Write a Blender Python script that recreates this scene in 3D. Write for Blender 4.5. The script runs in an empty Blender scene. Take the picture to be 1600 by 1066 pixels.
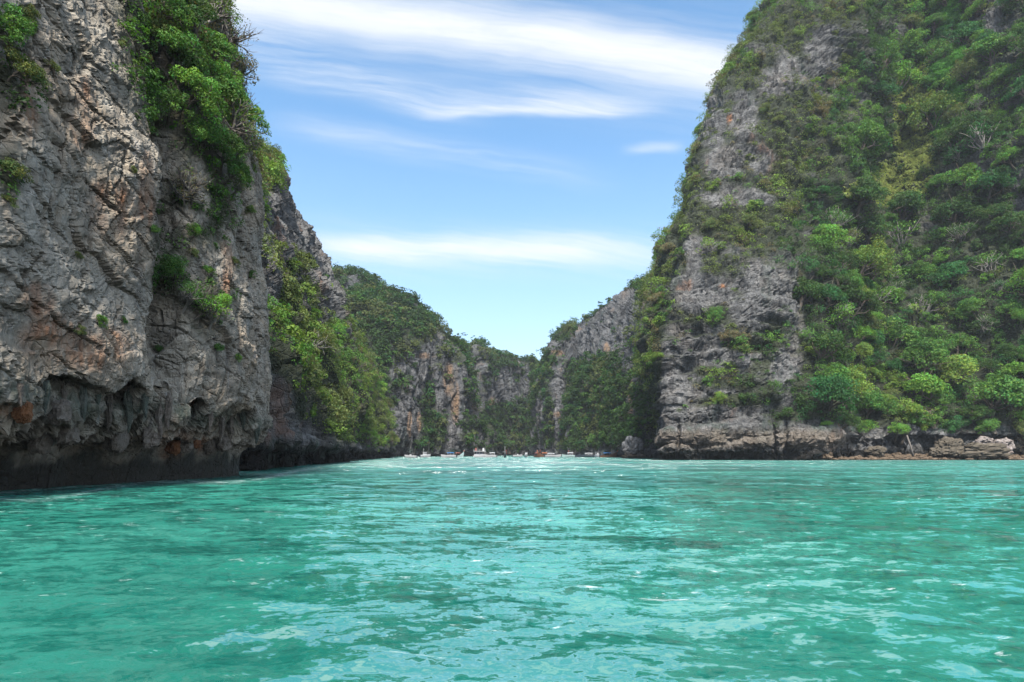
import bpy, math, random
import numpy as np
from mathutils import Vector, Quaternion, Euler
from mathutils.bvhtree import BVHTree

C = bpy.context.scene.collection
SC = bpy.context.scene
R = math.radians
rng = np.random.default_rng(7)
random.seed(7)

# ------------------------------------------------------------------ camera
F, CX, HY, H = 953.0, 800.0, 708.0, 2.0        # focal length and horizon in photo pixels, eye height
cam_d = bpy.data.cameras.new('camera')
cam = bpy.data.objects.new('camera', cam_d); C.objects.link(cam)
cam_d.sensor_width = 36.0; cam_d.lens = F/1600*36.0
cam_d.shift_y = (HY-533)/1600
cam_d.clip_start = 0.1; cam_d.clip_end = 20000
cam.location = (0, 0, H); cam.rotation_euler = (R(90), 0, 0)
SC.camera = cam

# ------------------------------------------------------------------ light
SUN_DIR = Vector((-0.02, -0.64, 0.92)).normalized()      # towards the sun
EL = math.asin(SUN_DIR.z); AZ = math.atan2(SUN_DIR.x, SUN_DIR.y)
SKY_STRENGTH = 0.14
sun_d = bpy.data.lights.new('sun', 'SUN'); sun_d.energy = 3.1; sun_d.angle = R(12); sun_d.color = (1, .95, .88)
sun = bpy.data.objects.new('sun', sun_d); C.objects.link(sun)
sun.location = SUN_DIR*500
sun.rotation_euler = SUN_DIR.to_track_quat('Z', 'Y').to_euler()
SC.view_settings.view_transform = 'Standard'; SC.view_settings.look = 'None'
SC.view_settings.gamma = 1; SC.view_settings.use_curve_mapping = False
SC.view_settings.exposure = 1.1
SC.cycles.max_bounces = 6; SC.cycles.diffuse_bounces = 0; SC.cycles.glossy_bounces = 3
SC.cycles.transmission_bounces = 4; SC.cycles.transparent_max_bounces = 8; SC.cycles.volume_bounces = 0
SC.cycles.caustics_reflective = False; SC.cycles.caustics_refractive = False

class G:
    """tiny node-graph writer"""
    def __init__(s, tree):
        s.t = tree
        for n in list(tree.nodes): tree.nodes.remove(n)
    def n(s, typ, ins=None, **props):
        nd = s.t.nodes.new(typ)
        for k, v in props.items(): setattr(nd, k, v)
        for k, v in (ins or {}).items(): s.put(nd.inputs[k], v)
        return nd
    def put(s, sock, v):
        if isinstance(v, bpy.types.NodeSocket): s.t.links.new(v, sock)
        elif isinstance(v, bpy.types.Node): s.t.links.new(v.outputs[0], sock)
        elif isinstance(v, (tuple, list)) and sock.type == 'RGBA' and len(v) == 3: sock.default_value = (*v, 1)
        else: sock.default_value = v
    def m(s, op, a, b=None, c=None, clamp=False):
        nd = s.t.nodes.new('ShaderNodeMath'); nd.operation = op; nd.use_clamp = clamp
        for i, v in enumerate((a, b, c)):
            if v is not None: s.put(nd.inputs[i], v)
        return nd.outputs[0]
    def v(s, op, a, b=None):
        nd = s.t.nodes.new('ShaderNodeVectorMath'); nd.operation = op
        s.put(nd.inputs[0], a)
        if b is not None: s.put(nd.inputs[1], b)
        return nd.outputs[0]
    def sm(s, x, a, b, lo=0., hi=1.):
        nd = s.t.nodes.new('ShaderNodeMapRange'); nd.interpolation_type = 'SMOOTHSTEP'
        s.put(nd.inputs[0], x)
        for i, q in zip((1, 2, 3, 4), (a, b, lo, hi)): s.put(nd.inputs[i], q)
        return nd.outputs[0]
    def mix(s, f, a, b, mode='MIX'):
        nd = s.t.nodes.new('ShaderNodeMix'); nd.data_type = 'RGBA'; nd.blend_type = mode
        s.put(nd.inputs[0], f); s.put(nd.inputs[6], a); s.put(nd.inputs[7], b)
        return nd.outputs[2]
    def noise(s, vec, scale, detail=4, rough=.55, dist=0.):
        nd = s.n('ShaderNodeTexNoise', {'Vector': vec, 'Scale': scale, 'Detail': detail, 'Roughness': rough, 'Distortion': dist})
        return nd.outputs[0]
    def ramp(s, f, stops):
        nd = s.t.nodes.new('ShaderNodeValToRGB'); s.put(nd.inputs[0], f)
        e = nd.color_ramp.elements
        while len(e) < len(stops): e.new(.5)
        for q, (p, c) in zip(e, stops): q.position = p; q.color = (*c, 1)
        return nd.outputs[0]

# ------------------------------------------------------------------ sky: Nishita air with cirrus streaks at infinity
W = bpy.data.worlds.new('World'); SC.world = W; W.use_nodes = True
def build_sky():
    g = G(W.node_tree)
    sky = g.n('ShaderNodeTexSky', sky_type='NISHITA', sun_disc=False, sun_elevation=EL, sun_rotation=AZ,
              altitude=0, air_density=1.0, dust_density=1.0, ozone_density=3.0)
    d = g.n('ShaderNodeTexCoord').outputs['Generated']
    sp = g.n('ShaderNodeSeparateXYZ', {0: d})
    x, y, z = sp.outputs
    yy = g.m('MAXIMUM', y, 0.05)
    u = g.m('ADD', 800., g.m('MULTIPLY', 953., g.m('DIVIDE', x, yy)))
    v = g.m('SUBTRACT', 708., g.m('MULTIPLY', 953., g.m('DIVIDE', z, yy)))
    uv = g.n('ShaderNodeCombineXYZ', {0: u, 1: v, 2: 0.}).outputs[0]
    wob = g.noise(g.v('MULTIPLY', uv, (.004, .009, 0)), 1., 3)
    v2 = g.m('ADD', v, g.m('MULTIPLY', g.m('SUBTRACT', wob, .5), 34.))
    # fibre noise along the streaks (slightly tilted)
    vt = g.m('SUBTRACT', v2, g.m('MULTIPLY', u, .14))
    fib = g.noise(g.n('ShaderNodeCombineXYZ', {0: g.m('MULTIPLY', u, .0035), 1: g.m('MULTIPLY', vt, .034), 2: 3.}).outputs[0], 1., 5, .6)
    fib2 = g.noise(g.n('ShaderNodeCombineXYZ', {0: g.m('MULTIPLY', u, .007), 1: g.m('MULTIPLY', v2, .016), 2: 9.}).outputs[0], 1., 6, .6)
    fib3 = g.noise(g.n('ShaderNodeCombineXYZ', {0: g.m('MULTIPLY', u, .006), 1: g.m('MULTIPLY', vt, .11), 2: 5.}).outputs[0], 1., 4, .65, .4)
    fib = g.m('ADD', g.m('MULTIPLY', fib, .62), g.m('MULTIPLY', fib3, .38))
    def band(u0, v0, slope, curv, wu, wd, ua, ub, fa, fb, k, fibre):
        du = g.m('SUBTRACT', u, u0)
        line = g.m('ADD', g.m('ADD', v0, g.m('MULTIPLY', du, slope)), g.m('MULTIPLY', g.m('MULTIPLY', du, du), curv))
        t = g.m('SUBTRACT', v2, line)
        up = g.sm(t, -wu*1.15, wu*.1); dn = g.sm(t, wd*1.15, -wd*.1)
        a = g.m('MULTIPLY', g.sm(u, ua, ua+fa), g.sm(u, ub, ub-fb))
        o = g.m('MULTIPLY', g.m('MULTIPLY', up, dn), a)
        f = g.m('ADD', 1-fibre, g.m('MULTIPLY', g.sm(fib, .31, .68), fibre))
        return g.m('MULTIPLY', g.m('MULTIPLY', o, f), k)
    bands = [
        band(700, 40, .135, 6e-5, 60, 60, -400, 1900, 300, 300, 1.0, .25),
        band(700, 40, .135, 6e-5, 115, 135, -400, 1900, 300, 300, .38, .95),
        band(830, 172, .012, 6e-5, 40, 13, 610, 1070, 130, 160, .95, .6),
        band(560, 130, .26, 0, 46, 44, 330, 800, 120, 200, .5, .95),
        band(700, 240, .17, 0, 34, 30, 380, 1000, 150, 250, .34, .9),
        band(1025, 231, -.03, 0, 12, 10, 960, 1080, 50, 40, .4, .3),
        band(700, 384, .03, -3e-5, 26, 30, 440, 1120, 130, 260, .95, .55),
        band(760, 395, .04, 0, 62, 55, 380, 1180, 200, 260, .4, .9),
    ]
    tot = bands[0]
    for b in bands[1:]:
        tot = g.m('SUBTRACT', 1., g.m('MULTIPLY', g.m('SUBTRACT', 1., g.m('MINIMUM', tot, 1.)), g.m('SUBTRACT', 1., g.m('MINIMUM', b, 1.))))
    tot = g.m('MULTIPLY', tot, g.sm(fib2, .12, .5, .72, 1.))
    front = g.sm(y, .05, .25)
    # unseen cloud added overhead and behind, to soften the light and whiten the water
    gen = g.noise(g.v('MULTIPLY', d, (1.2, 2.2, 3.)), 1.6, 6, .6)
    added_veil = g.m('MULTIPLY', g.sm(gen, .38, .62), g.sm(z, .50, .72, .0, .8))
    back = g.m('MULTIPLY', g.sm(gen, .4, .6), .7)
    cl = g.m('ADD', g.m('MULTIPLY', tot, front), g.m('MULTIPLY', back, g.m('SUBTRACT', 1., front)))
    cl = g.m('MAXIMUM', cl, added_veil, clamp=True)
    hs = g.n('ShaderNodeHueSaturation', {'Color': sky.outputs[0], 'Hue': .490, 'Saturation': 1.13, 'Value': .98})
    low = g.m('MULTIPLY', g.sm(z, .50, .02), .55)
    air = g.mix(low, hs.outputs[0], (2.8, 3.3, 3.8))
    colr = g.mix(cl, air, (3.75, 3.8, 3.85))
    bg = g.n('ShaderNodeBackground', {'Color': colr, 'Strength': SKY_STRENGTH})
    out = g.n('ShaderNodeOutputWorld', {0: bg.outputs[0]})
build_sky()

# ------------------------------------------------------------------ helpers: tags, meshes, noise
def tag(o, label=None, cat=None, group=None, kind=None):
    for k, v in (('label', label), ('category', cat), ('group', group), ('kind', kind)):
        if v: o[k] = v
    return o

def at(px, py, Y):
    return np.array(((px-CX)/F*Y, Y, H-(py-HY)/F*Y))

def proj(P):
    Y = np.maximum(P[..., 1], .5)
    return CX+F*P[..., 0]/Y, HY-F*(P[..., 2]-H)/Y

def link(name, me, mat, parent=None):
    o = bpy.data.objects.new(name, me); C.objects.link(o)
    if mat and not me.materials: me.materials.append(mat)
    if parent: o.parent = parent
    return o

def raw_mesh(name, V, Fq, smooth=False, attrs=None):
    """V (n,3), Fq (m,k) all faces with k corners"""
    V = np.asarray(V, np.float32); Fq = np.asarray(Fq, np.int32)
    me = bpy.data.meshes.new(name)
    m, k = Fq.shape
    me.vertices.add(len(V)); me.vertices.foreach_set('co', V.ravel())
    me.loops.add(m*k); me.loops.foreach_set('vertex_index', Fq.ravel())
    me.polygons.add(m); me.polygons.foreach_set('loop_start', np.arange(0, m*k, k, dtype=np.int32))
    try: me.polygons.foreach_set('loop_total', np.full(m, k, np.int32))
    except Exception: pass
    me.polygons.foreach_set('use_smooth', np.full(m, smooth, bool))
    for nm, (typ, arr) in (attrs or {}).items():
        a = me.attributes.new(nm, typ, 'POINT')
        arr = np.asarray(arr, np.float32)
        if typ == 'FLOAT': a.data.foreach_set('value', arr.ravel())
        else: a.data.foreach_set('color', np.c_[arr, np.ones(len(arr))].astype(np.float32).ravel())
    me.update(calc_edges=True); me.validate()
    return me

class MB:
    """collects mixed polygons into one mesh"""
    def __init__(s): s.V, s.F = [], []
    def add(s, V, Fs):
        b = len(s.V); s.V += [tuple(map(float, p)) for p in V]; s.F += [tuple(b+i for i in f) for f in Fs]; return s
    def box(s, x0, x1, y0, y1, z0, z1, tx=0., ty=0.):
        V = [(x0, y0, z0), (x1, y0, z0), (x1, y1, z0), (x0, y1, z0),
             (x0+tx, y0+ty, z1), (x1-tx, y0+ty, z1), (x1-tx, y1-ty, z1), (x0+tx, y1-ty, z1)]
        return s.add(V, [(3, 2, 1, 0), (4, 5, 6, 7), (0, 1, 5, 4), (1, 2, 6, 5), (2, 3, 7, 6), (3, 0, 4, 7)])
    def tube(s, pts, rad, n=6):
        pts = [Vector(p) for p in pts]; rings = []
        for i, p in enumerate(pts):
            a = pts[max(i-1, 0)]; b = pts[min(i+1, len(pts)-1)]
            d = (b-a).normalized() if (b-a).length > 1e-6 else Vector((0, 0, 1))
            e = d.cross(Vector((.31, .87, .38))).normalized(); f = d.cross(e)
            r = rad[i] if hasattr(rad, '__len__') else rad
            rings.append([p+e*(r*math.cos(2*math.pi*k/n))+f*(r*math.sin(2*math.pi*k/n)) for k in range(n)])
        V = [q for r_ in rings for q in r_]; Fs = []
        for i in range(len(pts)-1):
            for k in range(n):
                Fs.append((i*n+k, i*n+(k+1) % n, (i+1)*n+(k+1) % n, (i+1)*n+k))
        Fs.append(tuple(range(n-1, -1, -1))); Fs.append(tuple((len(pts)-1)*n+k for k in range(n)))
        return s.add(V, Fs)
    def loft(s, secs, caps=True):
        n = len(secs[0]); V = [q for c in secs for q in c]; Fs = []
        for i in range(len(secs)-1):
            for k in range(n-1):
                Fs.append((i*n+k, i*n+k+1, (i+1)*n+k+1, (i+1)*n+k))
        if caps: Fs.append(tuple(range(n-1, -1, -1))); Fs.append(tuple((len(secs)-1)*n+k for k in range(n)))
        return s.add(V, Fs)
    def mesh(s, name, smooth=False):
        me = bpy.data.meshes.new(name); me.from_pydata(s.V, [], s.F); me.update()
        if smooth: me.polygons.foreach_set('use_smooth', [True]*len(me.polygons))
        return me
    def build(s, name, mat, parent=None, smooth=False):
        return link(name, s.mesh(name, smooth), mat, parent)

def empty(name, loc, rz=0., parent=None):
    o = bpy.data.objects.new(name, None); C.objects.link(o)
    o.location = loc; o.rotation_euler = (0, 0, rz); o.empty_display_size = .5
    return o

_gr = np.random.default_rng(3)
GRAD = _gr.normal(size=(256, 3)); GRAD /= np.linalg.norm(GRAD, axis=1)[:, None]
def hsh(ix, iy, iz, seed):
    h = (ix.astype(np.int64)*374761393+iy.astype(np.int64)*668265263+iz.astype(np.int64)*2147483647+seed*974634777) & 0xffffffff
    h = ((h ^ (h >> 13))*1274126177) & 0xffffffff
    h = ((h ^ (h >> 16))*2246822519) & 0xffffffff
    return h ^ (h >> 15)
def perlin(p, seed=0):
    i = np.floor(p).astype(np.int64); f = p-i
    w = f*f*f*(f*(f*6-15)+10); o = np.zeros(len(p))
    for dx in (0, 1):
        for dy in (0, 1):
            for dz in (0, 1):
                g = GRAD[hsh(i[:, 0]+dx, i[:, 1]+dy, i[:, 2]+dz, seed) & 255]
                d = (g*(f-np.array((dx, dy, dz)))).sum(1)
                o += d*(w[:, 0] if dx else 1-w[:, 0])*(w[:, 1] if dy else 1-w[:, 1])*(w[:, 2] if dz else 1-w[:, 2])
    return o*1.5
def fbm(p, octv=4, seed=0, gain=.5):
    o = np.zeros(len(p)); a = 1.
    for k in range(octv):
        o += a*perlin(p*(2.03**k)+k*17.3, seed+k); a *= gain
    return o
def ridged(p, octv=4, seed=0):
    o = np.zeros(len(p)); a = 1.
    for k in range(octv):
        o += a*(1-2*np.abs(perlin(p*(2.07**k)+k*11.1, seed+k))); a *= .5
    return o
def voro(p, seed=0, full=False):
    i = np.floor(p).astype(np.int64); f1 = np.full(len(p), 9.); f2 = np.full(len(p), 9.); cid = np.zeros(len(p)); off = np.zeros((len(p), 3))
    for dx in (-1, 0, 1):
        for dy in (-1, 0, 1):
            for dz in (-1, 0, 1):
                c = i+np.array((dx, dy, dz)); h = hsh(c[:, 0], c[:, 1], c[:, 2], seed)
                q = c+np.stack(((h & 1023)/1023., ((h >> 10) & 1023)/1023., ((h >> 20) & 1023)/1023.), 1)
                dq = p-q; d = np.sqrt((dq**2).sum(1)); r = ((h >> 7) & 4095)/4095.
                near = d < f1
                f2 = np.where(near, f1, np.minimum(f2, d)); cid = np.where(near, r, cid); f1 = np.where(near, d, f1)
                if full: off = np.where(near[:, None], dq, off)
    if full:
        gi = GRAD[(cid*4095).astype(int) & 255]
        return f1, f2, cid, (off*gi).sum(1)
    return f1, f2, cid
def sstep(x, a, b):
    t = np.clip((x-a)/(b-a), 0, 1); return t*t*(3-2*t)
def blob(px, py, cx, cy, rx, ry, pw=2.):
    return np.clip(1.35-(np.abs((px-cx)/rx)**pw+np.abs((py-cy)/ry)**pw), 0, 1)

def spline(P, n, axis):
    """Catmull-Rom resample of control points along an axis"""
    P = np.moveaxis(P, axis, 0); m = len(P)
    t = np.linspace(0, m-1, n); i = np.minimum(t.astype(int), m-2); f = t-i
    f = f.reshape((-1,)+(1,)*(P.ndim-1))
    p0 = P[np.maximum(i-1, 0)]; p1 = P[i]; p2 = P[i+1]; p3 = P[np.minimum(i+2, m-1)]
    m1 = (p2-p0)*.4; m2 = (p3-p1)*.4
    o = (2*f**3-3*f**2+1)*p1+(f**3-2*f**2+f)*m1+(-2*f**3+3*f**2)*p2+(f**3-f**2)*m2
    return np.moveaxis(o, 0, axis)

def grid_normals(V):
    du = np.gradient(V, axis=0); dv = np.gradient(V, axis=1)
    n = np.cross(du, dv); n /= np.maximum(np.linalg.norm(n, axis=2), 1e-9)[..., None]
    return n
def grid_faces(nu, nv):
    i = np.arange(nu*nv).reshape(nu, nv)
    return np.stack((i[:-1, :-1], i[1:, :-1], i[1:, 1:], i[:-1, 1:]), -1).reshape(-1, 4)

class Surf: pass
def cliff(name, V, disp, mat, flip, attrs_fn, label, passes=None):
    """grid of base points -> displaced rock mesh; keeps what the scatter needs"""
    nu, nv = V.shape[:2]
    N = grid_normals(V)*(-1 if flip else 1)
    for fn in (disp if isinstance(disp, (list, tuple)) else [disp]):
        d = fn(V.reshape(-1, 3), N.reshape(-1, 3))
        V = (V.reshape(-1, 3)+d).reshape(nu, nv, 3) if d.ndim == 2 else V+N*d.reshape(nu, nv, 1)
        N = grid_normals(V)*(-1 if flip else 1)
    s = Surf(); s.V = V; s.N = N; s.P = V.reshape(-1, 3)
    s.px, s.py = proj(V)
    at_ = attrs_fn(s)
    s.veg = at_.pop('veg').reshape(nu, nv)
    at_['moss'] = s.veg
    fc = grid_faces(nu, nv)
    if flip: fc = fc[:, ::-1]
    me = raw_mesh(name, s.P, fc, False, {k: ('FLOAT', v.ravel()) for k, v in at_.items()})
    s.obj = link(name, me, mat); tag(s.obj, label, 'cliff', None, 'structure')
    # cell areas for scattering
    a = np.linalg.norm(np.cross(V[1:, :-1]-V[:-1, :-1], V[:-1, 1:]-V[:-1, :-1]), axis=2); s.area = a
    s.bvh = None; s.fc = fc
    return s
def bvh(s):
    if s.bvh is None: s.bvh = BVHTree.FromPolygons([tuple(p) for p in s.P.tolist()], s.fc.tolist())
    return s.bvh
def hit(s, px, py):
    d = Vector(((px-CX)/F, 1, -(py-HY)/F)).normalized()
    loc, nr, i, dist = bvh(s).ray_cast(Vector((0, 0, H)), d)
    if loc is None: return None, None
    if nr.dot(d) > 0: nr = -nr
    return loc, nr

# ------------------------------------------------------------------ materials
def mat(name):
    m = bpy.data.materials.new(name); m.use_nodes = True; return m, G(m.node_tree)
def plain(name, col, rough=.5, metal=0., var=.12):
    m, g = mat(name)
    co = g.n('ShaderNodeTexCoord').outputs['Object']
    n = g.noise(co, 3., 4)
    k = g.m('ADD', 1-var, g.m('MULTIPLY', n, 2*var))
    c = g.mix(1., col, g.n('ShaderNodeCombineColor', {0: k, 1: k, 2: k}).outputs[0], 'MULTIPLY')
    b = g.n('ShaderNodeBsdfPrincipled', {'Base Color': c, 'Roughness': rough, 'Metallic': metal})
    g.n('ShaderNodeOutputMaterial', {0: b.outputs[0]}); return m

def rock_mat(name, stops, warm, warm_amt, ochre, wet_z, tan_band=None, bump=.6, fine=1., moss_col=(.024, .032, .012), streak=.75, bed=0.):
    """limestone: grey mottling, vertical dark run-off streaks, ochre stains (attribute), black wet tide band"""
    m, g = mat(name)
    pos = g.n('ShaderNodeNewGeometry').outputs['Position']
    z = g.n('ShaderNodeSeparateXYZ', {0: pos}).outputs[2]
    big = g.noise(pos, .09*fine, 6, .6)
    med = g.noise(pos, .7*fine, 8, .65)
    col = g.ramp(g.m('ADD', g.m('MULTIPLY', big, .45), g.m('MULTIPLY', med, .55)), stops)
    wm = g.noise(g.v('ADD', pos, (31., 7., 3.)), .16*fine, 6, .65)
    col = g.mix(g.m('MULTIPLY', g.sm(wm, .46, .66), warm_amt), col, warm)
    st = g.noise(g.v('MULTIPLY', pos, (.9*fine, .9*fine, .06*fine)), 1., 6, .62)
    col = g.mix(g.m('MULTIPLY', g.sm(st, .5, .66), streak), col, (.045, .045, .048))
    ls = g.noise(g.v('MULTIPLY', g.v('ADD', pos, (5., 9., 2.)), (1.3*fine, 1.3*fine, .08*fine)), 1., 5, .6)
    col = g.mix(g.m('MULTIPLY', g.sm(ls, .58, .72), .5), col, (.46, .44, .41))
    if bed:
        bd = g.noise(g.v('MULTIPLY', g.v('ADD', pos, (3., 5., 1.)), (.10, .10, 1.35)), 1., 6, .65)
        col = g.mix(g.m('MULTIPLY', g.sm(bd, .53, .62), bed), col, (.04, .04, .042))
        col = g.mix(g.m('MULTIPLY', g.sm(bd, .44, .36), bed*.6), col, (.40, .395, .38))
    oc = g.n('ShaderNodeAttribute', attribute_name='stain').outputs['Fac']
    on = g.noise(g.v('MULTIPLY', pos, (1.1*fine, 1.1*fine, .12*fine)), 1., 5, .6)
    col = g.mix(g.m('MULTIPLY', oc, g.sm(on, .3, .62)), col, ochre)
    gr = g.n('ShaderNodeAttribute', attribute_name='algae').outputs['Fac']
    gn = g.noise(g.v('MULTIPLY', pos, (1.6*fine, 1.6*fine, .5*fine)), 1., 5, .6)
    col = g.mix(g.m('MULTIPLY', gr, g.sm(gn, .3, .6)), col, (.022, .062, .042))
    mo = g.n('ShaderNodeAttribute', attribute_name='moss').outputs['Fac']
    col = g.mix(g.m('MULTIPLY', mo, .85), col, g.mix(med, moss_col, tuple(q*2 for q in moss_col)))
    if tan_band:
        z0, z1, tc = tan_band
        b = g.m('MULTIPLY', g.sm(z, z0-1, z0+1.), g.sm(g.m('ADD', z, g.m('MULTIPLY', med, 3.)), z1+3, z1))
        b = g.m('MULTIPLY', b, g.n('ShaderNodeAttribute', attribute_name='tan').outputs['Fac'])
        col = g.mix(g.m('MULTIPLY', b, g.m('ADD', .3, g.m('MULTIPLY', wm, .8))), col, tc)
    wz = g.m('ADD', z, g.m('MULTIPLY', g.m('SUBTRACT', g.noise(g.v('MULTIPLY', pos, (.5, .5, .2)), 1., 5), .5), wet_z*1.6))
    wet = g.sm(wz, wet_z*1.15, wet_z*.6)
    col = g.mix(g.m('MULTIPLY', wet, .93), col, (.016, .015, .013))
    h = g.m('ADD', g.m('MULTIPLY', g.noise(pos, 1.1*fine, 10, .7), .7), g.m('MULTIPLY', g.noise(g.v('MULTIPLY', pos, (2.2*fine, 2.2*fine, .5*fine)), 1., 8, .7), .6))
    vo = g.n('ShaderNodeTexVoronoi', {'Vector': g.v('ADD', pos, g.v('MULTIPLY', g.n('ShaderNodeTexNoise', {'Vector': pos, 'Scale': .8*fine}).outputs[1], (1.5/fine,)*3)), 'Scale': .9*fine}, feature='DISTANCE_TO_EDGE').outputs[0]
    h = g.m('ADD', h, g.m('MULTIPLY', g.sm(vo, 0., .09), .25))
    bp = g.n('ShaderNodeBump', {'Height': h, 'Strength': bump, 'Distance': 1.1/fine})
    bs = g.n('ShaderNodeBsdfPrincipled', {'Base Color': col, 'Roughness': g.m('SUBTRACT', .92, g.m('MULTIPLY', wet, .4)), 'Specular IOR Level': .25, 'Normal': bp.outputs[0]})
    g.n('ShaderNodeOutputMaterial', {0: bs.outputs[0]}); return m

GREYS = [(.30, (.045, .046, .05)), (.44, (.15, .148, .142)), (.56, (.26, .25, .235)), (.70, (.42, .40, .37))]
M = {}
M['near'] = rock_mat('near_limestone', [(.28, (.11, .096, .076)), (.42, (.325, .285, .225)), (.55, (.52, .465, .375)), (.70, (.72, .66, .55))], (.52, .40, .275), .6, (.40, .17, .075), 2.2, None, .6, 1.5, streak=.32)
M['mid'] = rock_mat('hill_limestone', [(.30, (.052, .052, .053)), (.46, (.155, .154, .15)), (.60, (.29, .285, .272)), (.75, (.47, .46, .44))],
                    (.27, .22, .17), .3, (.42, .20, .10), 3.6, (3.4, 8.2, (.25, .205, .155)), .85, .8, streak=.8, bed=.5)
M['far'] = rock_mat('distant_limestone', [(.30, (.04, .045, .05)), (.46, (.115, .12, .125)), (.60, (.21, .21, .21)), (.75, (.34, .335, .33))],
                    (.25, .23, .20), .12, (.38, .25, .155), 1.6, None, .8, .35)
def boulder_mat(name, stops, wet, fine=1.):
    m, g = mat(name)
    pos = g.n('ShaderNodeNewGeometry').outputs['Position']
    z = g.n('ShaderNodeSeparateXYZ', {0: pos}).outputs[2]
    n1 = g.noise(pos, .5*fine, 8, .65); n2 = g.noise(g.v('MULTIPLY', pos, (.6*fine, .6*fine, 2.2*fine)), 1., 6, .6)
    col = g.ramp(g.m('ADD', g.m('MULTIPLY', n1, .6), g.m('MULTIPLY', n2, .4)), stops)
    wz = g.sm(g.m('ADD', z, g.m('MULTIPLY', n1, wet)), wet*1.7, wet*.9)
    col = g.mix(g.m('MULTIPLY', wz, .85), col, (.03, .026, .02))
    bp = g.n('ShaderNodeBump', {'Height': g.noise(pos, 1.6*fine, 9, .7), 'Strength': .7, 'Distance': .5})
    b = g.n('ShaderNodeBsdfPrincipled', {'Base Color': col, 'Roughness': .85, 'Specular IOR Level': .3, 'Normal': bp.outputs[0]})
    g.n('ShaderNodeOutputMaterial', {0: b.outputs[0]}); return m
M['boulder'] = boulder_mat('brown_boulder_rock', [(.3, (.05, .042, .032)), (.5, (.12, .10, .072)), (.7, (.24, .20, .155))], 1.2)
M['pale_boulder'] = boulder_mat('pale_boulder_rock', [(.3, (.10, .075, .06)), (.48, (.27, .225, .20)), (.7, (.50, .455, .42))], .9)
M['rubble'] = boulder_mat('shore_rubble_rock', [(.3, (.07, .05, .032)), (.5, (.16, .115, .075)), (.7, (.30, .23, .16))], .4, 1.6)
M['islet'] = boulder_mat('islet_rock', [(.3, (.06, .062, .06)), (.5, (.22, .22, .215)), (.7, (.48, .47, .46))], 2.6, .9)
M['flow'] = boulder_mat('flowstone', [(.3, (.10, .085, .07)), (.5, (.25, .21, .17)), (.7, (.42, .38, .33))], .2, 2.)
M['flow_orange'] = boulder_mat('rusty_flowstone', [(.3, (.13, .05, .025)), (.5, (.33, .14, .06)), (.7, (.42, .27, .17))], .2, 2.)
M['flow_green'] = boulder_mat('algae_flowstone', [(.3, (.04, .05, .04)), (.5, (.11, .13, .105)), (.7, (.24, .24, .21))], .2, 2.)

def foliage_mat():
    m, g = mat('leaves')
    oc = g.n('ShaderNodeObjectInfo').outputs['Color']
    ti = g.n('ShaderNodeAttribute', attribute_name='tint').outputs['Color']
    col = g.mix(1., oc, ti, 'MULTIPLY')
    d = g.n('ShaderNodeBsdfPrincipled', {'Base Color': col, 'Roughness': .55, 'Specular IOR Level': .25})
    tcol = g.mix(1., col, (1.15, 1.2, .5), 'MULTIPLY')
    t = g.n('ShaderNodeBsdfTranslucent', {'Color': tcol})
    mx = g.n('ShaderNodeMixShader', {0: .32, 1: d.outputs[0], 2: t.outputs[0]})
    g.n('ShaderNodeOutputMaterial', {0: mx.outputs[0]}); return m
M['leaf'] = foliage_mat()
M['bark'] = plain('grey_bark', (.16, .13, .10), .9, 0, .4)
M['grey_wood'] = plain('grey_wood', (.17, .15, .13), .9, 0, .3)
M['pale_bark'] = plain('pale_bark', (.36, .33, .29), .9, 0, .35)

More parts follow.
